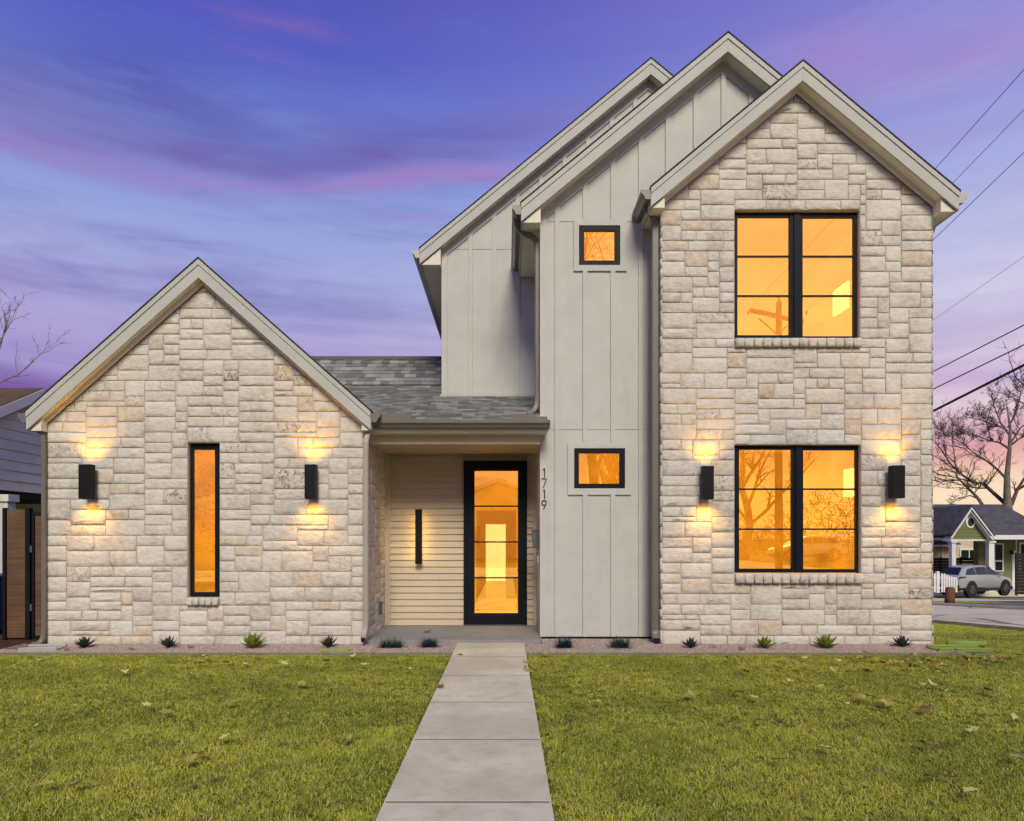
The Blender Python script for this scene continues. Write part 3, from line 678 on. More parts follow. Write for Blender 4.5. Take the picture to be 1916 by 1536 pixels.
# --- gable roofs
def gable_roof(g, yb, wl, wr, wy, label, eave_l=True, eave_r=True, frieze=.05, dz=0, soff=SOFFIT, fr=SOFFIT):
    y, xa, za, sl = g['y'], g['xa'], g['za'], g['sl']; rf = thing_part('roof', (xa, y, g['za']-2), label)
    zl, zr = rl(g, g['xl']), rl(g, g['xr']); T = .022
    b = MB(); b.prism([(g['xl']-.012, zl+T-.012*sl), (g['xl']-.012, zl-.004-.012*sl), (xa, za-.004), (g['xr']+.012, zr-.004-.012*sl), (g['xr']+.012, zr+T-.012*sl), (xa, za+T)][::-1], y-.018, yb)
    fixn(b.build('shingle_layer', ROOFD, rf))
    b = MB(); e = .01
    b.prism([(g['xl']+.02, zl-.01), (g['xl']+.02, zl-RB+.03), (xa, za-RB+.015), (g['xr']-.02, zr-RB+.03), (g['xr']-.02, zr-.01), (xa, za-.005)], y+.03, yb-.01)
    fixn(b.build('soffit', soff, rf))
    c_ = 1.0
    for s_, xe, ze in ((-1, g['xl'], zl), (1, g['xr'], zr)):
        # rake boards: lower board and the slim upper one standing proud
        b = MB(); b.prism([(xe, ze-.075), (xe, ze-RB), (xa, za-RB), (xa, za-.07)], y, y+.028); fixn(b.build('rake_board', TRIM, rf, bevel=.002))
        b = MB(); b.prism([(xe, ze-.007), (xe, ze-.078), (xa, za-.078), (xa, za-.007)], y-.014, y+.027); fixn(b.build('rake_trim', TRIM, rf, bevel=.002))
        # frieze along the wall
        wx = wl if s_ < 0 else wr
        zt = rl(g, wx)-RB
        b = MB(); b.prism([(wx, zt+.02), (wx, zt-frieze), (xa, za-RB-frieze), (xa, za-RB+.02)], wy-.022-.0*s_, wy-.002); fixn(b.build('frieze_board', fr, rf))
        # boxed eave end and fascia
        zb = ze-RB; inner = rl(g, wx)-RB
        b = MB(); b.prism([(xe-s_*.03, zb+.001), (wx, zb+.001), (wx, inner), (xe-s_*.03, zb+.012)], y+.04, yb-.02); fixn(b.build('eave_box', soff, rf))
        boxo('fascia', TRIM, rf, min(xe, xe-s_*.025), max(xe, xe-s_*.025), y+.03, yb, zb, ze-.02)
    return rf
rA = gable_roof(A, 18, ax0, ax1, YA-.02, 'steep roof over the low stone gable')
rB = gable_roof(B, YC-.005, bx0, bx1, YB-.02, 'gable roof of the stone tower')
rC = gable_roof(C, YE-.005, cx0, 5.57, YC, 'middle gable roof behind the tower', frieze=.13, fr=BOARD, soff=SOFFIT)
rE = gable_roof(E, 19, ex0, 5.3, YE, 'rearmost and highest gable roof', frieze=.13, fr=BOARD, soff=SOFFIT)
# --- gutters (K profile) running back along the eaves
def gutter(xe, ze, s_, y0, y1, m=GUT, parent=house, drop=.0):
    z1 = ze-.02-drop; pr = [(0, 0), (.0, -.125), (.065, -.125), (.085, -.08), (.118, -.045), (.118, 0), (.108, 0), (.108, -.04), (.07, -.115), (.008, -.115), (.008, 0)]
    b = MB(); b.prism([(xe+s_*(.002+u), z1+v) for u, v in pr], y0+.02, y1)
    b.prism([(xe+s_*(.002+u), z1+v) for u, v in pr[:6]], y0+.012, y0+.02)
    return fixn(b.build('gutter', m, parent))
gutter(A['xl'], rl(A, A['xl']), -1, 9.0, 17, DSP); gutter(A['xr'], rl(A, A['xr']), 1, 9.0, 9.62, DSP, drop=.0)
gutter(B['xl'], rl(B, B['xl']), -1, 8.94, YC-.01); gutter(B['xr'], rl(B, B['xr']), 1, 8.94, 16, TRIM)
gutter(C['xl'], rl(C, C['xl']), -1, 9.37, YE-.02); gutter(E['xl'], rl(E, E['xl']), -1, 11.2, 18.5, TRIM)
def dspout(pts, m=DSP, a=.038, b_=.028, side=(1, 0, 0), **k):
    return fixn(MB().duct(pts, a, b_, side).build('downspout', m, house, bevel=0, **k))
def smooth_path(p, it=2):
    p = [Vector(v) for v in p]
    for _ in range(it):
        q = [p[0]]
        for a, c in zip(p[:-1], p[1:]):
            if (c-a).length > .5: q += [a+(c-a).normalized()*.07, c-(c-a).normalized()*.07]
            else: q += [a*.75+c*.25, a*.25+c*.75]
        q.append(p[-1]); p = q
    return p
def sp_(pts, **k): return dspout(smooth_path(pts), **k)
# low gable, outer corner
ys = 9.11
sp_([(px(58, 9.1), 9.14, pz(776, 9.1)), (px(58, 9.1), 9.14, pz(790, 9.1)), (px(80, 9.1), 9.14, pz(812, 9.1)), (px(81, ys), 9.14, pz(1178, ys)), (px(80, ys), 9.12, pz(1200, ys)), (px(62, 9.0), 9.0, pz(1206, 9.0))], side=(0, 1, 0), a=.04, b_=.03)
sp_([(px(697, 9.3), 9.30, pz(785, 9.2)), (px(695, 9.2), 9.2, pz(800, 9.2)), (px(684, 9.07), 9.09, pz(820, 9.05)), (px(684, 9.07), 9.09, pz(1172, 9.07)), (px(681, 9.05), 9.06, pz(1188, 9.05)), (px(680, 8.98), 8.98, pz(1195, 8.98))], m=DSPL, side=(1, 0, 0), a=.036, b_=.03)
boxo('spout_mouth_shade', DARK, house, px(680, 8.98)-.024, px(680, 8.98)+.024, 8.945, 8.975, pz(1200, 8.98)-.005, pz(1200, 8.98)+.045)  # solid dark block painted as the shade inside the pipe mouth
# middle wall
yq = 9.70
sp_([(px(966, 9.6), 9.6, pz(392, 9.6)), (px(966, 9.6), 9.6, pz(420, 9.6)), (px(974, 9.72), 9.7, pz(434, 9.7)), (px(1003, 9.76), 9.76, pz(446, 9.76)), (px(1005.5, 9.76), 9.76, pz(470, 9.76)), (px(1005.5, 9.76), 9.76, pz(752, 9.76)), (px(1001, 9.74), 9.74, pz(768, 9.74)), (px(987, 9.72), 9.72, pz(773, 9.72))], side=(0, 1, 0), a=.034, b_=.037)
# tower
yq = 9.26; xq = 1.985
sp_([(px(1207, 9.2), 9.16, pz(362, 9.2)), (px(1207, 9.2), 9.16, pz(386, 9.2)), (px(1212, 9.22), 9.2, pz(398, 9.2)), (xq, yq, pz(408, yq)), (xq, yq, pz(430, yq)), (xq, yq, pz(1170, yq)), (xq, yq, pz(1185, yq)), (xq, 9.18, pz(1197, 9.18))], side=(1, 0, 0), a=.05, b_=.036)
boxo('spout_mouth_shade', DARK, house, xq-.035, xq+.035, 9.13, 9.165, .01, .075)  # dark block again for the shaded mouth of the tower pipe
sp_([(5.83, 9.5, 5.7), (5.83, 9.5, 5.58), (5.68, 9.5, 5.45), (5.69, 9.5, 5.3), (5.69, 9.5, -.1)], m=TRIM, side=(0, 1, 0))
# utility vent on the return wall
boxo('outlet_cover', DGREY, house, ax1+.03, ax1+.055, 10.15, 10.27, .28, .46, bevel=.005)

# --- roof over the porch and the wing behind it
eY, eZ, S1 = 9.25, 2.965, .356; bY = 12.7; bZ = eZ+S1*(bY-eY); rY = 13.56; S2 = .833; rZ = bZ+S2*(rY-bY)
wing = thing_part('roof', (-1.5, eY, 2.9), 'low grey shingle roof over the porch')
b = MB(); b.prismx([(eY+.02, eZ-.02), (bY, bZ-.02), (rY, rZ-.02), (rY+2, rZ-1.7), (rY+2, rZ-1.9), (rY, rZ-.2), (bY, bZ-.2), (eY+.02, eZ-.15)], -4.6, cx0-.002)
fixn(b.build('roof_deck', ROOFD, wing))
b = MB(); b.prismx([(eY+.02, eZ-.02), (YC-.01, eZ+S1*(YC-eY)-.02), (YC-.01, eZ+S1*(YC-eY)-.15), (eY+.02, eZ-.15)], cx0-.002, .565); fixn(b.build('roof_deck', ROOFD, wing))
sh = []
def shingle_row(k, P0, U, z_t, xmin, xmax, r, exp):
    # P0(s) -> (y,z) along the slope
    pass
r = random.Random(3)
def add_rows(y0, z0, sl, length, xl, xr, vis):
    n = int(length/.143); c_ = 1/math.sqrt(1+sl*sl); s_ = sl*c_
    for k in range(n+1):
        a = k*.143
        if a >= length: break
        x = xl(y0+a*c_)-r.uniform(0, .3)
        while x < xr(y0+a*c_):
            w_ = r.choice([.10, .13, .16, .19, .22, .12]); x1 = min(x+w_, xr(y0+a*c_))
            lift = r.choice([0, 0, .005]); th = .008+lift; up = min(a+.165, length+.02)
            g0 = Vector((0, y0+a*c_, z0+a*s_)); g1 = Vector((0, y0+up*c_, z0+up*s_)); nn = Vector((0, -s_, c_))
            tn = r.choice([r.uniform(0, .3), r.uniform(.3, .6), r.uniform(.5, 1)])
            if x1-x > .03: sh.append((vis(x, g0.y, g0.z), [(x+.001, g0+nn*.002), (x1-.001, g0+nn*.002), (x1-.001, g1-nn*.003), (x+.001, g1-nn*.003)], nn*th, tn))
            x = x1
def vis1(x, y, z):
    X = x/y*1300+947; zc = 1006-(z-1.4)/y*1300
    if X > 1035 or X < 600: return 0
    if X < 695 and zc > 484+.86*(X-368)-2: return 0
    if y > YE and X > 826: return 0
    return 1/y
xrf = lambda y: .565 if y < YC-.02 else cx0-.006 if y < YE else -.95
add_rows(eY-.015, eZ-.015, S1, (bY-eY)*math.sqrt(1+S1*S1), lambda y: -2.2 if y < 10.5 else -3.9, xrf, vis1)
add_rows(bY, bZ, S2, (rY-bY)*math.sqrt(1+S2*S2), lambda y: -4.3, lambda y: -.9, vis1)
sh.sort(key=lambda s_: -s_[0])
big = MB()
for k, (v, q, up, tn) in enumerate(sh):
    single = k < 300 and v > 0
    b = MB() if single else big; b.tone = (tn, 0, 0, 1)
    lo = [Vector((p[0], p[1].y, p[1].z)) for p in q]; hi = [lo[0]+up, lo[1]+up, lo[2]+up*.35, lo[3]+up*.35]
    b.add(lo+hi, [(3, 2, 1, 0), (4, 5, 6, 7), (0, 1, 5, 4), (1, 2, 6, 5), (2, 3, 7, 6), (3, 0, 4, 7)])
    if single: b.build('shingle', SHING, wing)
if big.v: big.build('shingle_field', SHING, wing, kind='stuff')
print('shingles', len(sh), sum(1 for s_ in sh if s_[0] > 0), 'stones', len(allstones))
boxo('ridge_cap', SHING, wing, -4.3, -.9, rY-.09, rY+.09, rZ-.045, rZ+.012)
# eave gutter, fascia, beam, ceiling
gx0, gx1 = px(697, 9.2), .575
b = MB(); pr = [(9.24, 2.94), (9.24, 2.85), (9.17, 2.85), (9.15, 2.885), (9.125, 2.91), (9.125, 2.948), (9.135, 2.948), (9.135, 2.915), (9.165, 2.86), (9.232, 2.86), (9.232, 2.94)]
b.prismx(pr, gx0, gx1); b.prismx(pr[:6], gx1-.004, gx1+.004); fixn(b.build('gutter', GUT, house))
for a, c in ((703, 770), (956, 1005)): boxo('splash_guard', GUT, house, px(a, 9.13), px(c, 9.13), 9.122, 9.128, 2.93, 3.03)
boxo('fascia', SOFFIT, house, gx0-.02, .555, 9.245, 9.27, 2.80, 2.93, bevel=.002)
boxo('porch_soffit', SOFFIT, house, ax1+.01, .54, 9.272, 9.43, 2.79, 2.81)
boxo('porch_beam', BEAM, house, ax1+.03, cx0-.004, 9.43, 9.60, 2.672, 2.79, bevel=.003)
boxo('porch_ceiling', SIDING, house, ax1, cx0, 9.60, YD, 2.69, 2.72)
# --- porch back wall: horizontal siding boards
dx0, dx1, dz1 = px(868, YD), px(986, YD), pz(863, YD)
b = MB(); b.box(ax1-.3, dx0+.01, YD+.03, YD+.06, 0, 2.9).box(dx1-.01, cx0+.3, YD+.03, YD+.06, 0, 2.9).box(dx0+.01, dx1-.01, YD+.03, YD+.06, dz1-.01, 2.9); lap = b.build('siding_wall', SIDING, house)
ep = px(730, YD)
bh = 12.15/1300*YD
boxo('corner_trim', SIDING, lap, ax1-.02, ep, YD-.022, YD+.02, .045, 2.69, bevel=.003)
k = 0
z = .05
while z < 2.69:
    zt = min(z+bh, 2.69)
    for a, c in ((ep, dx0-.0), (dx1, cx0-.05)):
        if z > dz1 and a == ep: c = cx0-.05
        elif z > dz1: continue
        if zt > dz1 > z: pass
        MB().prismx([(YD-.014, z), (YD+.028, z), (YD+.028, zt-.001), (YD+.008, zt-.001)], a+.002, c-.002 if c != dx0 else c-.002).build('board', SIDING, lap)
    z += bh
fixn(boxo('corner_trim', SIDING, lap, cx0-.05, cx0, YD-.022, YD+.02, .045, 2.69))
# inner side of the middle wall beside the porch
boxo('porch_side_wall', TRIM, house, cx0+.001, cx0+.02, YC+.01, YD, .03, 2.72)
# --- front door
door = thing_part('front_door', ((dx0+dx1)/2, YD, .045), 'black framed glass door with four lit panes')
dg = G(888, 969, 881, 1147, YD-.03)
b = MB(); z1d = dz1; holes_poly(b, lambda x: z1d, dx0, dx1, .047, [dg], [], YD-.05, jamb=.05)
b.add([(dx0, YD-.05, .047), (dx1, YD-.05, .047), (dx1, YD-.05, z1d), (dx0, YD-.05, z1d), (dx0, YD+.03, .047), (dx1, YD+.03, .047), (dx1, YD+.03, z1d), (dx0, YD+.03, z1d)], [(0, 1, 5, 4), (1, 2, 6, 5), (2, 3, 7, 6), (3, 0, 4, 7)])
b.build('door_leaf', BLACK, door)
for q in ((dx0+.0, dx0+.035, .047, z1d), (dx1-.035, dx1, .047, z1d), (dx0+.036, dx1-.036, z1d-.035, z1d)): boxo('door_frame', BLACK, door, q[0], q[1], YD-.072, YD-.052, q[2], q[3], bevel=.002)
mz = [pz(v, YD-.03) for v in (1081, 1014, 947)]
zz_ = [dg[2]]+mz+[dg[3]]
for a, c in zip(zz_[:-1], zz_[1:]): boxo('pane', GLASS, door, dg[0], dg[1], YD-.022, YD-.018, a, c)
for m_ in mz: boxo('muntin', BLACK, door, dg[0]-.002, dg[1]+.002, YD-.044, YD-.026, m_-.011, m_+.011)
hx = px(977, 10.66); hz = pz(1066, 10.66)
b = MB(); b.box(hx-.014, hx+.014, 10.655, 10.668, hz-.12, hz+.10); b.box(hx-.075, hx+.01, 10.615, 10.63, hz-.012, hz+.008); b.box(hx-.008, hx+.008, 10.615, 10.66, hz-.011, hz+.007); b.cyl((hx, 10.645, hz+.06), .012, .012, 'Y', 10)
b.build('door_handle', BLKL, door)
boxo('threshold', DGREY, door, dx0, dx1, YD-.09, YD-.051, .046, .062)

# --- rooms behind the glass, their own surfaces glowing in place of lamps
def room(x0, x1, y0, y1, z0, z1, wall_m, ceil_m, floor_m):
    rm = thing_part('room', ((x0+x1)/2, y0, z0))
    for nm, m, q, f in (('room_wall', wall_m, [(x0, y1, z0), (x1, y1, z0), (x1, y1, z1), (x0, y1, z1)], 0), ('room_wall', wall_m, [(x0, y0, z0), (x0, y1, z0), (x0, y1, z1), (x0, y0, z1)], 0),
                        ('room_wall', wall_m, [(x1, y1, z0), (x1, y0, z0), (x1, y0, z1), (x1, y1, z1)], 0), ('room_ceiling', ceil_m, [(x0, y0, z1), (x1, y0, z1), (x1, y1, z1), (x0, y1, z1)], 0), ('room_floor', floor_m, [(x0, y0, z0), (x0, y1, z0), (x1, y1, z0), (x1, y0, z0)], 0)):
        MB().add(q, [(3, 2, 1, 0)]).build(nm, m, rm)
    return rm
rm = room(2.2, 4.95, 9.30, 10.95, 3.15, 5.85, ROOMU, ROOMC, ROOMF)
boxo('far_window', ROOMW, rm, 4.91, 4.945, 10.0, 10.45, 4.72, 5.1)
rm = room(2.2, 5.5, 9.30, 12.6, .1, 2.95, ROOML, ROOMC, ROOMF)
boxo('far_window', ROOMW, rm, 5.46, 5.49, 10.95, 11.25, 2.05, 2.5)
room(-5.9, -2.1, 9.30, 12.6, .1, 2.75, ROOML, ROOMC, ROOMF)
for q in (cwu, cwl): room(q[0]-.15, q[1]+.15, YC+.03, 10.9, q[2]-.3, q[3]+.2, ROOMU if q is cwu else ROOML, ROOMC, ROOMF)
rm = room(-1.5, .42, YD+.065, 15.4, .05, 2.75, ROOML, ROOMC, ROOMF)
boxo('back_door_glass', ROOMW, rm, px(909, 15.3), px(946, 15.3), 15.3, 15.35, pz(1087, 15.3), pz(981, 15.3))
MB().box(px(892, 15.3), px(909, 15.3)-.003, 15.27, 15.34, .05, 2.0).box(px(946, 15.3)+.003, px(966, 15.3), 15.27, 15.34, .05, 2.0).box(px(909, 15.3), px(946, 15.3), 15.27, 15.34, pz(980, 15.3), 2.0).build('back_door_frame', ROOMD, rm)
boxo('partition', ROOMD, rm, -1.5, -.95, 13.0, 13.1, .05, 2.75)

# ------------------------------------------------------------------ fixtures on the house
def sconce(x, z0, z1, w, label, y=9.02):
    zc = (z0+z1)/2; t_ = thing('wall_lamp', label, 'wall lamp', (x, y, z0), 'black box lamps on the stone walls')
    d0, d1 = y-.06, y+.06; q = .006; b = MB()
    for bx in ((x-w/2, x-w/2+q, d0, d1), (x+w/2-q, x+w/2, d0, d1), (x-w/2+q, x+w/2-q, d0, d0+q), (x-w/2+q, x+w/2-q, d1-q, d1)): b.box(*bx, z0, z1)
    b.build('housing', BLKL, t_, bevel=.0015)
    boxo('backplate', BLKL, t_, x-.055, x+.055, d1, 9.115, zc-.075, zc+.075)
    b = MB(); b.cyl((x, y, z1-.05), .032, .006); b.cyl((x, y, z0+.045), .032, .006); b.build('bulb', LAMP, t_)
    for s_ in (-1, 1):
        l = bpy.data.lights.new('lamp_beam', 'SPOT'); l.energy = 13; l.color = (1, .44, .0); l.spot_size = R(120); l.spot_blend = 1; l.shadow_soft_size = .06
        o = bpy.data.objects.new('lamp_beam', l); sc.collection.objects.link(o); o.parent = t_
        o.location = (0, -.05, (z1-z0+.03) if s_ > 0 else -.03)
        o.rotation_euler = Vector((0, -.40, -s_)).to_track_quat('Z', 'Y').to_euler()
    return t_
for cx_, t0, t1, wd, lb in ((160, 869, 933, .15, 'black box lamp between the drainpipe and the slot window'), (581, 869, 933, .14, 'black box lamp between the slot window and the porch'),
                            (1324.5, 872, 934, .14, 'black box lamp between the tower drainpipe and the lower window'), (1680, 871, 932, .155, 'black box lamp at the outer corner of the stone tower')):
    sconce(px(cx_, 8.99), pz(t1, 8.99), pz(t0, 8.99), wd, lb)
bx_, bt, bb = px(784, 10.66), pz(953, 10.66), pz(1055, 10.66)
t_ = thing('bar_lamp', 'tall slim black bar lamp on the tan siding beside the glass door', 'wall lamp', (bx_, 10.68, bb))
boxo('housing', BLKL, t_, bx_-.052, bx_+.052, 10.605, 10.63, bb, bt, bevel=.003)
boxo('bar_groove', BLKL, t_, bx_-.022, bx_+.022, 10.597, 10.603, bb+.03, bt-.03)
boxo('backplate', BLKL, t_, bx_-.02, bx_+.02, 10.632, 10.732, bb+.05, bt-.05)
EMB = glow('bar_strip', c4(1, .56, .09), 13)
for s_ in (-1, 1): boxo('light_strip', EMB, t_, bx_+s_*.026-.005, bx_+s_*.026+.005, 10.632, 10.66, bb+.06, bt-.06)
# house number 1719
t_ = thing('house_number', 'black metal street number 1719 mounted vertically on the white corner board', 'house number', (px(1018, 9.6), 9.59, pz(955, 9.6)))
def stroke(lines, cx, cz, h, name='digit'):
    b = MB(); 
    for ln in lines:
        pts = [(cx+u*h, 9.592, cz+v*h) for u, v in ln]; b.tube(pts, .0062, 6)
    b.build(name, BLKL, t_)
one = [[(-.13, .30), (.06, .5), (.06, -.5)]]; seven = [[(-.27, .5), (.27, .5), (-.08, -.5)]]
nine = [[(.24*math.cos(a), .22+.26*math.sin(a)) for a in [R(v) for v in range(0, 361, 24)]], [(.235, .16), (.17, .0), (-.06, -.5)]]
for d, yy in ((one, 884.5), (seven, 904), (one, 924.5), (nine, 944.5)): stroke(d, px(1018, 9.6), pz(yy, 9.6), 17/1300*9.6)
# letter box and bell by the door
mbx = thing('letter_box', 'dark grey metal letter box on the porch side of the white wall', 'letter box', (cx0-.06, 9.95, pz(1026, 9.95)))
zt, zb2 = pz(992, 9.95), pz(1026, 9.95)
b = MB(); b.prism([(cx0, zt), (cx0-.09, zt-.01), (cx0-.10, zt-.06), (cx0-.075, zb2+.02), (cx0-.06, zb2), (cx0, zb2)], 9.86, 10.08); fixn(b.build('box', DGREY, mbx, bevel=.006))
boxo('lid', DGREY, mbx, cx0-.105, cx0, 9.85, 10.09, zt-.012, zt+.004, bevel=.003)
MB().box(cx0-.022, cx0-.002, 9.92, 9.98, pz(1052, 9.95), pz(1040, 9.95)).build('doorbell', WHITE, None, bevel=.004, label='small white doorbell below the grey letter box', cat='doorbell')

# ------------------------------------------------------------------ planting and small things on the ground
def blade(b, o, az, el, ln, w, curve, n=3, thick=0):
    o = Vector(o); d = Vector((math.cos(az)*math.cos(el), math.sin(az)*math.cos(el), math.sin(el))); s_ = Vector((-math.sin(az), math.cos(az), 0)); p = o.copy(); vs = []
    prof = [1, 1.15, .8, .0] if n == 3 else [1, .75, 0]
    for i in range(n+1):
        ww = w*prof[i]*.5
        if i == n: vs.append(p.copy())
        else: vs += [p-s_*ww, p+s_*ww]
        el2 = el-curve*(i+1)/n; d = Vector((math.cos(az)*math.cos(el2), math.sin(az)*math.cos(el2), math.sin(el2))); p = p+d*ln/n
    fs = [(2*i, 2*i+1, 2*i+3, 2*i+2) for i in range(n-1)]+[(2*n-2, 2*n-1, 2*n)]
    b.add(vs, fs)
def agave(px_, Y, s, m, label, cat='plant', grp='spiky plants in the gravel bed', seed=0, n=22):
    r = random.Random(seed); x = px(px_, Y); root = thing('agave', label, cat, (x, Y, 0), grp); b = MB()
    for k in range(n):
        q = k/n; az = k*2.4; el = R(12+68*q)+r.uniform(-.1, .1)
        # thick tapered leaf: two blades back to back
        L_ = .84*s*(1-.25*q)*r.uniform(.85, 1.15); d = Vector((math.cos(az)*math.cos(el), math.sin(az)*math.cos(el), math.sin(el)))
        sv = Vector((-math.sin(az), math.cos(az), 0)); up = sv.cross(d)*-1; o = Vector((x, Y, .02)); w_ = s*.14; tip = o+d*L_+Vector((0, 0, s*.05))
        mid = o+d*L_*.45
        vs = [o-sv*w_*.6, o+sv*w_*.6, o-up*w_*.3, mid-sv*w_, mid+sv*w_, mid-up*w_*.5, mid+up*.004, tip]
        b.add(vs, [(0, 3, 6), (0, 6, 1), (1, 6, 4), (3, 7, 6), (6, 7, 4), (0, 2, 5, 3), (2, 1, 4, 5), (3, 5, 7), (5, 4, 7)])
    b.build('leaves', m, root)
    cb_ = MB(); cb_.cyl((x, Y, -.01), s*.16, s*.16, n=8, r2=s*.08); cb_.build('stem', m, root)
agave(157, 8.82, .20, AGAVE, 'small dark agave nearest the drainpipe end of the low gable bed', seed=1)
agave(315, 8.82, .19, AGAVE, 'small dark agave beside the slot window of the low gable', seed=2)
agave(473, 8.80, .25, AGAVG, 'yellow green spiky plant under the low stone gable', seed=3, n=28)
agave(614, 8.86, .19, AGAVE, 'small dark agave close to the porch drainpipe', seed=4)
agave(1292, 8.80, .17, AGAVE, 'small dark agave at the porch side foot of the tower', seed=5)
agave(1430, 8.80, .20, AGAVG, 'narrow yellow green spiky plant under the tower window', seed=6, n=26)
agave(1545, 8.80, .24, AGAVG, 'broad yellow green spiky plant under the tower window', seed=7, n=28)
agave(1688, 8.9, .19, AGAVE, 'small dark agave at the outer corner of the tower', seed=8)
def fescue(px_, Y, s, label, seed, wide=1.0):
    r = random.Random(seed); x = px(px_, Y); root = thing('fescue_clump', label, 'grass clump', (x, Y, 0), 'dark fescue clumps by the porch'); b = MB()
    for k in range(420):
        az = r.uniform(0, 6.283); el = R(r.uniform(15, 88)); b.tone = None
        blade(b, (x+r.uniform(-.05, .05)*wide*1.5, Y+r.uniform(-.05, .05), .0), az, el, s*r.uniform(.6, 1.05), .005, r.uniform(.2, .9), 3)
    b.build('blades', FESC, root)
fescue(733, 8.85, .17, 'dark fescue clump beside the porch drainpipe', 1, 1.7); fescue(803, 8.9, .17, 'dark fescue clump in the gravel beside the walk', 2, 1.1)
fescue(1056, 8.85, .18, 'dark fescue clump under the house number', 3, 1.0); fescue(1160, 8.85, .19, 'dark fescue clump near the tower drainpipe', 4, 1.3)
# splash blocks
def splash(x0, x1, y0, y1, m, label, yaw=0):
    cx, cy = (x0+x1)/2, (y0+y1)/2; hw, hd = (x1-x0)/2, (y1-y0)/2
    r_ = thing('splash_block', label, 'splash block', (cx, cy, 0), 'splash blocks at the house corners')
    b = MB(); b.box(cx-hw, cx+hw, cy-hd, cy+hd, .0, .022); b.build('tray', m, r_, bevel=.004)
    b = MB(); b.box(cx-hw, cx+hw, cy-hd, cy-hd+.025, .0225, .05); b.box(cx-hw, cx+hw, cy+hd-.025, cy+hd, .0225, .05); b.build('rim', m, r_, bevel=.006)
    r_.rotation_euler.z = yaw
splash(px(48, 8.7), px(112, 8.7), 8.55, 8.85, SPLASH, 'grey concrete splash block below the outer drainpipe', R(12))
splash(5.32, 5.95, 8.50, 8.80, SPLG, 'flat pale green tray at the outer corner of the tower', R(-4))
b = MB(); b.tube([(5.66, 8.92, .045), (6.1, 8.86, .045), (6.12, 8.86, .045)], [.04, .04, .02], 10); b.build('drain_tube', SPLG, None, label='short pale green tube lying on the grass past the tower corner', cat='tube', smooth=True)
b = MB(); b.box(px(600, 8.6), px(655, 8.6), 8.52, 8.66, .004, .02); b.build('drain_pad', LIME, None, label='flat lime green pad on the gravel by the porch drainpipe', cat='pad', bevel=.008)

# fallen leaves, each its own object
leaf_mesh = []
for v in range(4):
    r = random.Random(50+v); pts = []
    for k in range(20):
        a = 2*math.pi*k/20; lob = .62+.38*abs(math.cos(2.5*(a-math.pi/2)))**1.4 if v < 3 else .6+.4*abs(math.cos(a))
        pts.append((lob*math.cos(a), lob*math.sin(a)*(1 if v < 3 else .5)))
    vs = []; cu = r.uniform(.25, .6); tw = r.uniform(-.35, .35)
    for x, y in pts: vs.append((x*.5, y*.5, .5*(cu*(x*x)*.6+tw*x*y+r.uniform(-.06, .06))+.02))
    vs.append((0, 0, 0)); n = 20; bt = [(x, y, z-.012) for x, y, z in vs]
    fs = [(i, (i+1) % n, n) for i in range(n)]+[((i+1) % n+n+1, i+n+1, 2*n+1) for i in range(n)]+[(i, i+n+1, (i+1) % n+n+1, (i+1) % n) for i in range(n)]
    vs += bt
    vs += [(-.006, -.5, .01), (.006, -.5, .01), (.004, -.85, .05), (-.004, -.85, .05)]; fs.append((2*n+2, 2*n+3, 2*n+4, 2*n+5))
    leaf_mesh.append((vs, fs))
lm_cache = {}
def leaf(x, y, z, s, mat_, label, group, r):
    v = r.randrange(4); key = (v, mat_.name)
    if key not in lm_cache:
        me = bpy.data.meshes.new('fallen_leaf'); me.from_pydata(leaf_mesh[v][0], [], leaf_mesh[v][1]); me.materials.append(mat_); lm_cache[key] = me
    o = bpy.data.objects.new('fallen_leaf', lm_cache[key]); sc.collection.objects.link(o); o.location = (x, y, z); o.scale = (s, s, s)
    o.rotation_euler = (r.uniform(-.35, .35), r.uniform(-.35, .35), r.uniform(0, 6.28)); o['label'] = label; o['category'] = 'leaf'; o['group'] = group
r = random.Random(99)
def gleaf(p, q, s=.10, m=None, lb=None, g=None, zoff=.035):   # p,q photo survey of a leaf lying on the ground
    Y = 1.4*1300/(q-1006); x = px(p, Y)
    if g and ('lawn' in lb or 'drift' in lb):
        drift = 'drift' in lb
        c_ = {'pale_dry_leaf': 'pale yellow', 'olive_dry_leaf': 'olive', 'brown_dry_leaf': 'brown', 'rust_dry_leaf': 'rust'}[m.name]
        big_ = 'large' if s > .1 else 'small' if s < .085 else 'medium'
        zone = 'close to the gravel bed' if Y > 7.5 else 'a little below the gravel bed' if Y > 6.4 else 'halfway down the lawn' if Y > 5 else 'low on the lawn'
        near_ = ('beside the walk' if abs(x) < 1.8 else 'towards the fence' if x < -3.6 else 'under the slot window') if x < 0 else ('beside the walk' if x < 1.6 else 'in front of the tower window' if x < 4.2 else 'towards the side street')
        if drift: near_ = 'in the drift past the tower'; zone = 'nearer the tower corner' if x < 5.9 else 'in the outer part'
        if drift: g = 'leaves drifted past the tower corner'
        else: g = 'leaves scattered on the lawn'
        lb = '%s %s leaf %s, %s' % (big_, c_, zone, near_)
    leaf(x, Y, zoff, s, m, lb, g, r)
LG = 'pale leaves scattered on the lawn by the low gable'; RG = 'pale leaves scattered on the lawn by the tower'; DG = 'brown leaves drifted past the tower corner'
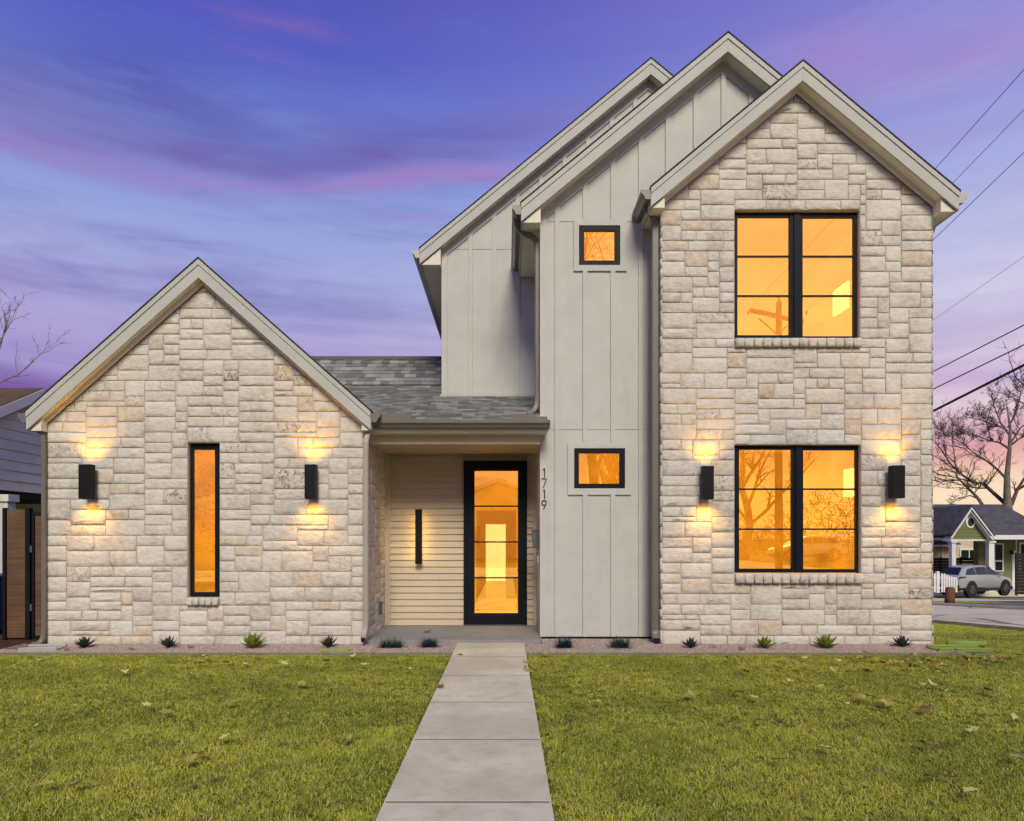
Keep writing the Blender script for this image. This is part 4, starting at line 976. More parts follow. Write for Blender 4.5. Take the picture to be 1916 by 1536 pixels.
for p, q in ((350, 1249), (432, 1250), (455, 1247), (530, 1246), (537, 1248), (602, 1251), (425, 1245), (565, 1285), (746, 1238), (765, 1258), (683, 1249), (160, 1316), (430, 1322), (275, 1326), (740, 1303), (355, 1268), (55, 1244), (75, 1242), (365, 1239), (390, 1236), (230, 1262), (420, 1388), (355, 1431), (650, 1392), (48, 1400), (85, 1478), (62, 1368), (310, 1340), (340, 1237), (360, 1226), (440, 1232), (610, 1242), (660, 1232), (700, 1229), (238, 1256), (350, 1241), (372, 1246), (385, 1233)):
    gleaf(p, q, r.uniform(.07, .115), r.choice([LEAFP, LEAFP, LEAFO]), 'pale curled leaf on the lawn before the low gable', LG)
for p, q in ((143, 1478), (370, 1420)): gleaf(p, q, .09, LEAFR, 'rust brown leaf low on the lawn before the low gable', 'rust brown leaves on the lawn before the low gable')
for p, q in ((1293, 1228), (1325, 1241), (1305, 1276), (1383, 1302), (1275, 1311), (1292, 1308), (1081, 1324), (1115, 1320), (1470, 1238), (1500, 1254), (1525, 1285), (1530, 1292), (1478, 1279), (1410, 1311), (1560, 1260), (1580, 1292), (1612, 1312), (1622, 1310), (1655, 1316), (1660, 1322), (1580, 1323), (1480, 1356), (1422, 1355), (1547, 1409), (1820, 1375), (1825, 1370), (1845, 1337), (1770, 1311), (1800, 1321), (1895, 1273), (1816, 1267), (1722, 1287), (1745, 1286), (1780, 1302), (1816, 1490), (1900, 1425), (1565, 1240), (1592, 1262), (1600, 1236), (1640, 1238), (1665, 1244), (1690, 1240), (1360, 1236), (1140, 1253), (1072, 1264), (1625, 1262), (1752, 1262), (1900, 1352), (1690, 1262), (1505, 1236), (1020, 1227), (1073, 1227)):
    gleaf(p, q, r.uniform(.07, .12), r.choice([LEAFP, LEAFO, LEAFP, LEAFO]), 'pale curled leaf on the lawn before the tower', RG)
for k in range(58):
    q = r.gauss(1240, 7); p = r.uniform(1690, 1916) if r.random() < .8 else r.uniform(1590, 1700); gleaf(p, max(1226, q), r.uniform(.07, .11), r.choice([LEAFB, LEAFB, LEAFO, LEAFR]), 'brown leaf in the drift on the grass past the tower corner', DG)
for p, q in ((1863, 1302), (1850, 1298), (1730, 1334), (1395, 1262), (1455, 1431), (1360, 1358), (1745, 1463), (1905, 1230), (1790, 1222), (1730, 1400)): gleaf(p, q, .10, LEAFB, 'lone brown leaf on the lawn before the tower', 'lone brown leaves on the lawn before the tower')
gleaf(824, 1289, .085, LEAFR, 'rust brown leaf on the edge of the concrete walk', None or 'leaves on the concrete walk', .02); gleaf(861, 1228, .08, LEAFR, 'rust brown leaf near the porch end of the walk', 'leaves on the concrete walk', .02)
for p, q in ((983, 1253), (990, 1258), (985, 1242), (1001, 1252)): gleaf(p, q, .11, LEAFO, 'olive leaf caught at the walk edge on the tower side', 'olive leaves caught at the walk edge', .02)
leaf(px(800, 9.9), 9.95, .06, .12, LEAFR, 'dry brown leaf on the porch floor', 'leaf on the porch floor', r)
for p in (145, 135, 250, 350, 1340, 1385): leaf(px(p, 8.7), 8.7+r.uniform(-.1, .2), .02, .09, LEAFR, 'rust brown leaf on the gravel bed', 'rust brown leaves on the gravel bed', r)

# ------------------------------------------------------------------ neighbour beyond the low gable
nb = thing('neighbour_house', 'pale blue clapboard house with brown roof past the low gable', 'house', (-12, 13, 0))
NX = -9.0; ya, za_ = 13.1, 4.12; sn = .49
def nroof(y): return za_-sn*abs(y-ya)
yf, yk = 9.4, 16.8
b = MB(); b.prismx([(yf+.3, 2.25), (yk, 2.25), (yk, nroof(yk)), (ya, za_-.02), (yf+.3, nroof(yf+.3))], -16, NX); fixn(b.build('wall', BLUESID, nb))
k = 0; z = 2.25
while z < 4.0:
    zt = z+.185; lo = max(yf+.3, ya-(za_-.12-z)/sn); hi = min(yk, ya+(za_-.12-z)/sn)
    if hi-lo < .1: break
    MB().add([(NX+.03, lo, z), (NX+.03, hi, z), (NX+.012, hi, zt), (NX+.012, lo, zt), (NX+.002, lo, z), (NX+.002, hi, z)], [(0, 1, 2, 3), (4, 5, 1, 0)]).build('clapboard', BLUESID, nb)
    z = zt
for s_, y_e in ((-1, yf), (1, yk+.3)):
    b = MB(); b.prismx([(y_e, nroof(y_e)+.02), (ya, za_+.02), (ya, za_+.10), (y_e, nroof(y_e)+.10)], -16, NX+.27); fixn(b.build('roof', ROOFB, nb))
    b = MB(); b.prismx([(y_e, nroof(y_e)+.08), (ya, za_+.08), (ya, za_-.10), (y_e, nroof(y_e)-.10)], NX+.25, NX+.285); fixn(b.build('rake_board', WHITE, nb))
b = MB(); b.box(-16, NX, yf, yk, 2.14, 2.24); b.build('ceiling_board', DFENCE, nb)
cx_ = px(11, 12.0); 
b = MB(); b.box(cx_-.10, cx_+.10, 11.9, 12.1, 0, 2.02); b.build('post', WHITE, nb, bevel=.004)
b = MB(); b.box(cx_-.14, cx_+.14, 11.86, 12.14, 2.02, 2.14); b.build('post_cap', WHITE, nb, bevel=.006)
MB().box(-15, -9.6, 15.2, 15.4, 0, 2.14).build('back_wall', BLUESID, nb)
# fence and gate
fn = thing('wood_fence', 'brown board fence bay with black metal posts by the outer drainpipe', 'fence', (-6.55, 9.5, 0))
Yf = 9.5
def fz(p): return pz(p, Yf)
x0, x1 = px(13, Yf), px(49, Yf); zt = fz(953)
nbd = 12; hb = (zt-.03)/nbd
for k in range(nbd): boxo('board', WOOD, fn, x0, x1, Yf, Yf+.02, .03+k*hb+.002, .03+(k+1)*hb-.002)
boxo('post', BLKL, fn, px(7, Yf), px(13, Yf)-.002, Yf-.03, Yf+.04, 0, zt+.02, bevel=.003); boxo('post', BLKL, fn, px(49, Yf)+.002, px(58, Yf), Yf-.03, Yf+.04, 0, zt+.02, bevel=.003)
gt = thing('wood_gate', 'narrow brown board gate in a black frame against the drainpipe', 'gate', (-6.2, 9.5, 0))
x0, x1 = px(65, Yf), px(86, Yf); zt = fz(961)
hb = (zt-.08)/nbd
for k in range(nbd): boxo('board', WOOD, gt, x0, x1, Yf+.01, Yf+.03, .06+k*hb+.002, .06+(k+1)*hb-.002)
for q in ((px(60, Yf), x0-.002, .04, zt+.02), (x0, x1, zt-.018, zt+.02), (x0, x1, .02, .056)): boxo('gate_frame', BLKL, gt, q[0], q[1], Yf-.01, Yf+.035, q[2], q[3], bevel=.002)
for z_ in (.4, 1.2): MB().cyl((px(60, Yf), Yf-.02, z_), .014, .09, n=8).build('hinge', DGREY, gt)
bn = thing('wheelie_bin', 'blue plastic wheeled bin behind the board fence', 'bin', (px(-6, 10.2), 10.2, 0))
bxn = px(-8, 10.2)
b = MB(); b.add([(bxn-.22, 9.95, .05), (bxn+.2, 9.95, .05), (bxn+.2, 10.4, .05), (bxn-.22, 10.4, .05), (bxn-.28, 9.88, .80), (bxn+.26, 9.88, .80), (bxn+.26, 10.5, .80), (bxn-.28, 10.5, .80)], [(3, 2, 1, 0), (4, 5, 6, 7), (0, 1, 5, 4), (1, 2, 6, 5), (2, 3, 7, 6), (3, 0, 4, 7)]); b.build('bin_body', BLUEB, bn, bevel=.02)
boxo('lid', BLUEB, bn, bxn-.3, bxn+.28, 9.85, 10.55, .81, .86, bevel=.015); MB().cyl((bxn-.3, 10.42, .1), .1, .56, 'X', 14).build('wheel', TYRE, bn)
def shrub(x, y, z0, rx, ry, rz, n, s, m, parent, seed, name='foliage'):
    r = random.Random(seed); b = MB()
    for k in range(n):
        th = r.uniform(0, 6.283); ph = math.acos(r.uniform(-1, 1)); q = r.uniform(.45, 1)**.5*(1+.18*math.sin(3*th+seed)*math.sin(2*ph))
        c = Vector((x+rx*q*math.sin(ph)*math.cos(th), y+ry*q*math.sin(ph)*math.sin(th), z0+rz*(1+q*math.cos(ph))))
        u = Vector((r.gauss(0, 1), r.gauss(0, 1), r.gauss(0, 1))).normalized(); v = u.orthogonal().normalized(); s2 = s*r.uniform(.5, 1.3)
        b.add([c-u*s2, c-v*s2*.45, c+u*s2, c+v*s2*.45], [(0, 1, 2, 3)])
    return b.build(name, m, parent)
hd = thing('bush', 'olive green bush seen over the fence under the blue house', 'bush', (-11, 18, 0)); shrub(-12.6, 18.5, .3, 1.9, 1.2, 1.1, 3500, .09, BUSH, hd, 3)
MB().tube([(-12.6, 18.5, 0), (-12.6, 18.5, 1.2)], [.08, .05], 7).build('stem', BARK, hd)

# ------------------------------------------------------------------ bare trees
def branchy(b, pts, r0, r1, r, depth, dens, spread=.9, nside=5, twigmin=.006, lift=.25, ratio=.5):
    """one limb through pts then random boughs off it"""
    P_ = [Vector(p) for p in pts]; n = len(P_); rs = [r0+(r1-r0)*i/(n-1) for i in range(n)]
    b.tube(P_, rs, nside if r0 > .03 else 4 if r0 > .015 else 3, cap=False)
    if depth <= 0: return
    L_ = sum((P_[i+1]-P_[i]).length for i in range(n-1))
    for k in range(dens):
        t_ = r.uniform(.18, 1.0)*(n-1); i = min(n-2, int(t_)); f = t_-i; o = P_[i].lerp(P_[i+1], f); d = (P_[i+1]-P_[i]).normalized()
        rr = (rs[i]+(rs[i+1]-rs[i])*f)*r.uniform(.4, .7)
        if rr < twigmin: rr = twigmin
        nd = (d+Vector((r.gauss(0, spread), r.gauss(0, spread), r.gauss(lift, spread*.8)))).normalized(); ln = L_*r.uniform(.28, .62)*ratio*2*.62
        q = [o]; cur = nd; m = 4
        for s_ in range(m):
            cur = (cur+Vector((r.gauss(0, .25), r.gauss(0, .25), r.gauss(.05, .22)))).normalized(); q.append(q[-1]+cur*ln/m)
        branchy(b, q, rr, max(twigmin*.6, rr*.35), r, depth-1, max(3, int(dens*.8)), spread, nside, twigmin, lift, ratio)
Yt = 47
def TP(p, q, dy=0): return (px(p, Yt+dy), Yt+dy, pz(q, Yt+dy))
tr = thing('bare_tree', 'large leafless tree with spreading limbs behind the green house', 'tree', (px(1886, Yt), Yt, -2.4))
b = MB(); b.tube([(px(1886, Yt), Yt, -2.4), TP(1886, 960), TP(1884, 925), TP(1884, 890), TP(1889, 840), TP(1890, 800), TP(1884, 760)], [.5, .30, .22, .17, .12, .08, .04], 9)
b.build('trunk', BARK, tr, smooth=True)
r = random.Random(17); b = MB()
limbs = [([TP(1884, 945), TP(1862, 925, 1), TP(1840, 905), TP(1822, 903), TP(1800, 888), TP(1778, 868), TP(1762, 842), TP(1750, 828)], .17, .03, 9),
         ([TP(1882, 895), TP(1868, 880), TP(1846, 862, -1), TP(1825, 850), TP(1805, 832), TP(1775, 815), TP(1745, 805)], .12, .02, 10),
         ([TP(1842, 950), TP(1828, 930), TP(1810, 912), TP(1796, 898, 1), TP(1775, 900), TP(1750, 893)], .15, .03, 8),
         ([TP(1835, 935), TP(1815, 927), TP(1790, 934), TP(1772, 948)], .08, .02, 6),
         ([TP(1892, 945), TP(1904, 915), TP(1920, 890), TP(1935, 860)], .17, .05, 8),
         ([TP(1889, 840), TP(1870, 828), TP(1850, 824), TP(1820, 812), TP(1790, 812)], .11, .02, 11),
         ([TP(1889, 835), TP(1905, 822), TP(1925, 812), TP(1950, 800)], .10, .02, 10),
         ([TP(1889, 815), TP(1872, 790), TP(1860, 760), TP(1852, 725)], .08, .015, 10),
         ([TP(1886, 800), TP(1900, 775), TP(1908, 745), TP(1915, 715)], .08, .015, 10),
         ([TP(1885, 805), TP(1862, 795), TP(1830, 785, 1), TP(1800, 778)], .07, .015, 11),
         ([TP(1890, 830), TP(1910, 800), TP(1935, 780), TP(1960, 770)], .08, .015, 9)]
for pts, a, c, dn in limbs: branchy(b, pts, a*.8, c*.8, r, 3, dn+3, .7, 4, .009, .2, .6)
print('tree faces', len(b.f)); b.build('branches', TWIG, tr)
# a thick limb crossing in front, from a tree farther along the street
# upper right twigs of a second tree
Yt = 30
tr = thing('bare_tree', 'leafless twigs reaching in above the thick cable past the tower', 'tree', (px(2020, Yt), Yt, -1.4))
b = MB(); b.tube([(px(2020, Yt), Yt, -1.4), TP(2018, 900), TP(2012, 800)], [.25, .2, .14], 8); b.build('trunk', BARK, tr, smooth=True)
b = MB(); r = random.Random(4)
for pts, a, c, dn in (([TP(2012, 800), TP(1975, 765), TP(1930, 735), TP(1900, 705), TP(1888, 670)], .07, .012, 10), ([TP(2010, 820), TP(1960, 790), TP(1925, 760), TP(1880, 735)], .06, .012, 9), ([TP(2012, 800), TP(2000, 740), TP(1960, 690)], .06, .012, 8)): branchy(b, pts, a, c, r, 2, dn, .6, 5, .008, .1, .5)
b.build('branches', TWIG, tr)
Yt = 26
tr = thing('bare_tree', 'pale leafless tree rising behind the low gable roof', 'tree', (px(-60, Yt), Yt, 0))
b = MB(); b.tube([(px(-60, Yt), Yt, 0), TP(-55, 800), TP(-40, 720)], [.22, .17, .12], 8); b.build('trunk', BARK, tr, smooth=True)
b = MB(); r = random.Random(12)
for pts, a, c, dn in (([TP(-40, 720), TP(-15, 670), TP(5, 630), TP(22, 600), TP(30, 575)], .035, .006, 8), ([TP(-45, 740), TP(0, 715), TP(35, 700), TP(70, 668), TP(92, 648)], .035, .007, 8), ([TP(-30, 700), TP(0, 650), TP(10, 610), TP(8, 580)], .04, .008, 8)): branchy(b, pts, a, c, r, 2, dn, .5, 5, .006, .15, .5)
b.build('branches', TWIGP, tr)

# ------------------------------------------------------------------ overhead cables, from the pole across the front street
PX, PY, PZ = 11.2, -10.0, 11.1
pole = thing('utility_pole', 'wooden utility pole with crossarm mirrored in the upper tower window', 'utility pole', (PX, PY, 0))
MB().tube([(PX, PY, -.1), (PX, PY, 5), (PX, PY, PZ)], [.17, .15, .11], 12).build('post', POLEW, pole, smooth=True)
b = MB(); b.box(-1.35, 1.35, -.06, .06, -.07, .07); ca = b.build('crossarm', POLEW, pole, org=(0, 0, 0)); ca.location = (0, -.15, PZ-.55); ca.rotation_euler = (0, R(4), R(-20))
b = MB(); b.tube([(PX-.75, PY-.2, PZ-.62), (PX, PY-.16, PZ-1.3)], .03, 6); b.tube([(PX+.75, PY-.2, PZ-.62), (PX, PY-.16, PZ-1.3)], .03, 6); b.build('brace', DGREY, pole)
for u in (-1.2, -.55, .55, 1.2): MB().cyl((PX+u, PY-.15, PZ-.48), .05, .16, n=8, r2=.03).build('insulator', DGREY, pole)
MB().cyl((PX, PY, PZ), .05, .2, n=8, r2=.03).build('insulator', DGREY, pole)
MB().cyl((PX+.38, PY-.1, PZ-2.6), .24, .8, n=14).build('transformer', DGREY, pole)
def cable(a, b_, rad, label, start, Ya):
    # passes survey points a (frame edge) and b_ (beside the tower), going away along the side street
    k = (PX-8)/45.
    def hit(p): t_ = (p-947)/1300; return (PX+PY*k)/(t_+k)
    pa, pb = hit(a[0]), hit(b_[0])
    A_ = Vector((px(a[0], pa), pa, pz(a[1], pa))); B_ = Vector((px(b_[0], pb), pb, pz(b_[1], pb)))
    d = (B_-A_)/(B_.y-A_.y); st = Vector(start); pts = []
    for i in range(13):
        t_ = i/12; h0, h1 = 2*t_**3-3*t_**2+1, t_**3-2*t_**2+t_; h2, h3 = -2*t_**3+3*t_**2, t_**3-t_**2; Ln = A_.y-st.y
        m0 = Vector((d.x*Ln, Ln, (A_.z-st.z)*1.0)); m1 = d*Ln; pts.append(st*h0+m0*h1+A_*h2+m1*h3)
    pts.append(B_); cur = B_.copy(); sl = d.copy()
    for i in range(12): sl.z *= .8; cur = cur+sl*2; pts.append(cur.copy())
    MB().tube(pts, rad, 6).build('overhead_cable', CABLE, None, label=label, cat='cable', group='overhead cables past the tower', smooth=True)
cable((1916, 130), (1755, 310), .007, 'topmost thin cable crossing the sky past the tower', (PX-1.2, PY, PZ-.3), 0)
cable((1916, 205), (1785, 340), .006, 'second highest thin cable past the tower', (PX, PY, PZ+.2), 0)
cable((1916, 285), (1750, 445), .007, 'third thin cable, just below the tower eave', (PX+1.2, PY, PZ-.3), 0)
cable((1916, 480), (1756, 592), .0035, 'faintest hairline cable in the pale sky', (PX, PY, PZ-1.8), 0)
cable((1916, 608), (1748, 694), .011, 'upper of the three low cables near the bare tree', (PX, PY, PZ-3), 0)
cable((1916, 645), (1748, 727), .012, 'middle of the three low cables near the bare tree', (PX, PY, PZ-3.4), 0)
cable((1916, 683), (1748, 768), .026, 'thick lowest black cable before the bare tree', (PX, PY, PZ-3.9), 0)

# ------------------------------------------------------------------ houses across the side street
Yg = 37.5
gh = thing('green_house', 'sage green bungalow with round gable window and white porch columns', 'house', (px(1850, Yg), Yg, -1.7))
def GX(p, d=0): return px(p, Yg+d)
def GZ(q, d=0): return pz(q, Yg+d)
zfl = -1.5
apx, apz = GX(1808), GZ(948); ezg = GZ(1003); exl, exr = GX(1770), GX(1850)
# porch gable face
b = MB(); b.prism([(GX(1781), GZ(1010)), (GX(1848), GZ(1010)), (GX(1848), GZ(1000)), (apx, apz-.25), (GX(1781), GZ(995))], Yg, Yg+.12); fixn(b.build('gable', GREENS, gh))
for k in range(1, 7):
    zz0 = GZ(1010)+k*.19; hw = (apz-.35-zz0)/((apz-ezg)/(apx-exl))
    if hw > .1: boxo('lap_line', GREENS, gh, apx-hw, apx+hw, Yg-.02, Yg-.002, zz0, zz0+.17)
boxo('beam', WHITE, gh, GX(1779), GX(1850), Yg-.03, Yg+.14, GZ(1012), GZ(1009))
for s_, xe in ((-1, exl), (1, exr)):
    b = MB(); b.prism([(xe, ezg+.0), (apx, apz), (apx, apz-.15), (xe, ezg-.15)], Yg-.45, Yg-.38); fixn(b.build('rake_board', WHITE, gh))
    b = MB(); b.prism([(xe, ezg-.0), (apx, apz), (apx, apz+.09), (xe-.0, ezg+.09)], Yg-.5, Yg+4.6); fixn(b.build('roof', ROOFN, gh))
    b = MB(); b.prism([(xe, ezg-.24), (apx, apz-.24), (apx, apz-.28), (xe, ezg-.28)], Yg-.38, Yg+.3); fixn(b.build('soffit', WHITE, gh))
xr_ = GX(1990)
b = MB(); b.prismx([(Yg+.2, ezg+.03), (Yg+4.6, apz+.35), (Yg+9.4, ezg), (Yg+9.4, ezg-.1), (Yg+4.6, apz+.25), (Yg+.2, ezg-.07)], apx+.3, xr_); fixn(b.build('roof', ROOFN, gh))
boxo('gutter', WHITE, gh, exr-.05, xr_, Yg+.05, Yg+.198, ezg-.18, ezg+.06)
cxr, czr = GX(1815), GZ(979)
b = MB(); b.cyl((cxr, Yg-.06, czr), .26, .05, 'Y', 20)
ow = b.build('round_window', WHITE, gh); ow.scale = (1, 1, 1.35); b = MB(); b.cyl((cxr, Yg-.075, czr), .16, .02, 'Y', 20); g2 = b.build('pane', DGLASS, gh); g2.scale = (1, 1, 1.35)
for p in (1785, 1855.5):
    for nm, w_, z0, z1 in (('column', .145 if p > 1800 else .11, zfl-.3, GZ(1012)),):
        c = thing_part_for = boxo('column', WHITE, gh, GX(p)-w_, GX(p)+w_, Yg, Yg+.28, z0, z1-.1)
        boxo('column_cap', WHITE, c, GX(p)-w_-.06, GX(p)+w_+.06, Yg-.06, Yg+.34, z1-.1, z1)
wy = Yg+2.2
boxo('wall', GREENS, gh, px(1830, wy), px(2040, wy), wy, wy+.4, zfl-.6, ezg+.2)
for k in range(18): boxo('lap_line', GREENS, gh, px(1830, wy), px(1842, wy), wy-.02, wy-.002, zfl+k*.16, zfl+k*.16+.145)
fw = boxo('window', WHITE, gh, px(1843, wy), px(1877, wy), wy-.06, wy-.002, pz(1069, wy), pz(1016, wy))
for a, c, t0, t1 in ((1846, 1858, 1019, 1048), (1861, 1874, 1019, 1048), (1846, 1858, 1051, 1067), (1861, 1874, 1051, 1067)): boxo('pane', DGLASS, fw, px(a, wy), px(c, wy), wy-.075, wy-.062, pz(t1, wy), pz(t0, wy))
boxo('corner_board', WHITE, gh, px(1900, wy), px(1902, wy), wy-.03, wy, zfl, ezg)
fw = boxo('window', WHITE, gh, px(1906, wy), px(1940, wy), wy-.06, wy-.002, pz(1069, wy), pz(1015, wy)); boxo('pane', DGLASS, fw, px(1909, wy), px(1937, wy), wy-.075, wy-.062, pz(1066, wy), pz(1018, wy))
boxo('front_door', WHITE, gh, px(1893, wy), px(1899, wy), wy-.05, wy-.002, zfl, pz(1030, wy)); boxo('wall_lantern', DFENCE, gh, px(1889, wy), px(1892, wy), wy-.2, wy-.03, pz(1037, wy), pz(1030, wy))
boxo('porch_deck', CONC, gh, GX(1780), xr_, Yg-.1, wy, zfl-.5, zfl)
# beige house behind
Yh = 47
bh_ = thing('beige_house', 'beige bungalow with dark grey roof behind the green house', 'house', (px(1780, Yh), Yh, -2.4))
boxo('wall', TANS, bh_, px(1690, Yh), px(1836, Yh), Yh, Yh+7, -2.4, pz(1010, Yh))
b = MB(); b.prismx([(Yh-.6, pz(1019, Yh)), (Yh+4, pz(1019, Yh)+2.0), (Yh+8.4, pz(1019, Yh)), (Yh+8.4, pz(1019, Yh)-.12), (Yh+4, pz(1019, Yh)+1.88), (Yh-.6, pz(1019, Yh)-.12)], px(1680, Yh), px(1790, Yh)); fixn(b.build('roof', ROOFN, bh_))
boxo('fascia', WHITE, bh_, px(1680, Yh), px(1790, Yh), Yh-.66, Yh-.605, pz(1021, Yh)-.05, pz(1019, Yh))
for p in (1762, 1829): boxo('corner_board', WHITE, bh_, px(p, Yh), px(p+3, Yh), Yh-.04, Yh-.002, -2.4, pz(1012, Yh))
fw = boxo('window', WHITE, bh_, px(1795, Yh), px(1828, Yh), Yh-.08, Yh-.002, pz(1050, Yh), pz(1026, Yh))
for a, c in ((1797, 1811), (1813, 1826)): boxo('pane', DGLASS, fw, px(a, Yh), px(c, Yh), Yh-.1, Yh-.082, pz(1048, Yh), pz(1029, Yh))
# dark board fence
Yk = 41
df = thing('dark_fence', 'dark stained board fence between the two bungalows', 'fence', (px(1790, Yk), Yk, -2))
for k in range(14): boxo('board', DFENCE, df, px(1738, Yk), px(1832, Yk), Yk, Yk+.03, -2.1+k*.165+.004, -2.1+(k+1)*.165-.004)
for p in (1758, 1796, 1829): boxo('post', DFENCE, df, px(p, Yk), px(p, Yk)+.1, Yk-.05, Yk-.002, -2.1, pz(1042, Yk))
Yk = 30
sc_ = thing('privacy_screen', 'dark slatted screen hiding the front of the silver car', 'fence', (px(1908, Yk), Yk, -1.4))
for k in range(13): boxo('slat', DFENCE, sc_, px(1900, Yk), px(1990, Yk), Yk, Yk+.04, pz(1112, Yk)+k*.137, pz(1112, Yk)+k*.137+.125)
boxo('post', DFENCE, sc_, px(1899, Yk), px(1902, Yk), Yk-.06, Yk-.002, pz(1114, Yk), pz(1034, Yk)); boxo('post', DFENCE, sc_, px(1940, Yk), px(1943, Yk), Yk-.06, Yk-.002, pz(1114, Yk), pz(1034, Yk))
# picket fence
Yk = 34
pf = thing('picket_fence', 'white picket fence beside the parked silver car', 'fence', (px(1765, Yk), Yk, -1.5))
for i, p in enumerate((1744, 1749, 1762.5, 1767, 1771.5, 1776, 1780.5, 1785, 1789.5)):
    b = MB(); xx = px(p, Yk); w_ = .045; zt_ = pz(1073+abs(i-5)*-.3+2.0*max(0, i-3)*.9, Yk); zb_ = pz(1108, Yk)
    b.prism([(xx-w_, zb_), (xx+w_, zb_), (xx+w_, zt_-.05), (xx, zt_), (xx-w_, zt_-.05)], Yk-.02, Yk); b.build('picket', WHITE, pf)
boxo('post', WHITE, pf, px(1752, Yk), px(1757.5, Yk), Yk-.03, Yk+.1, pz(1109, Yk), pz(1069, Yk))
for q in (1080, 1099): boxo('rail', WHITE, pf, px(1740, Yk), px(1790, Yk), Yk+.001, Yk+.04, pz(q+2, Yk), pz(q, Yk))
Yk = 25
b = MB(); st_ = px(1777, Yk); z0 = gz(st_, Yk); b.tube([(st_, Yk, z0), (st_, Yk, z0+.2), (st_+.01, Yk, z0+.5), (st_+.01, Yk, z0+.58)], [.165, .16, .15, .13], 14)
b.build('stump', RUST, None, label='short rust brown round stump standing at the kerb across the street', cat='stump', smooth=True)

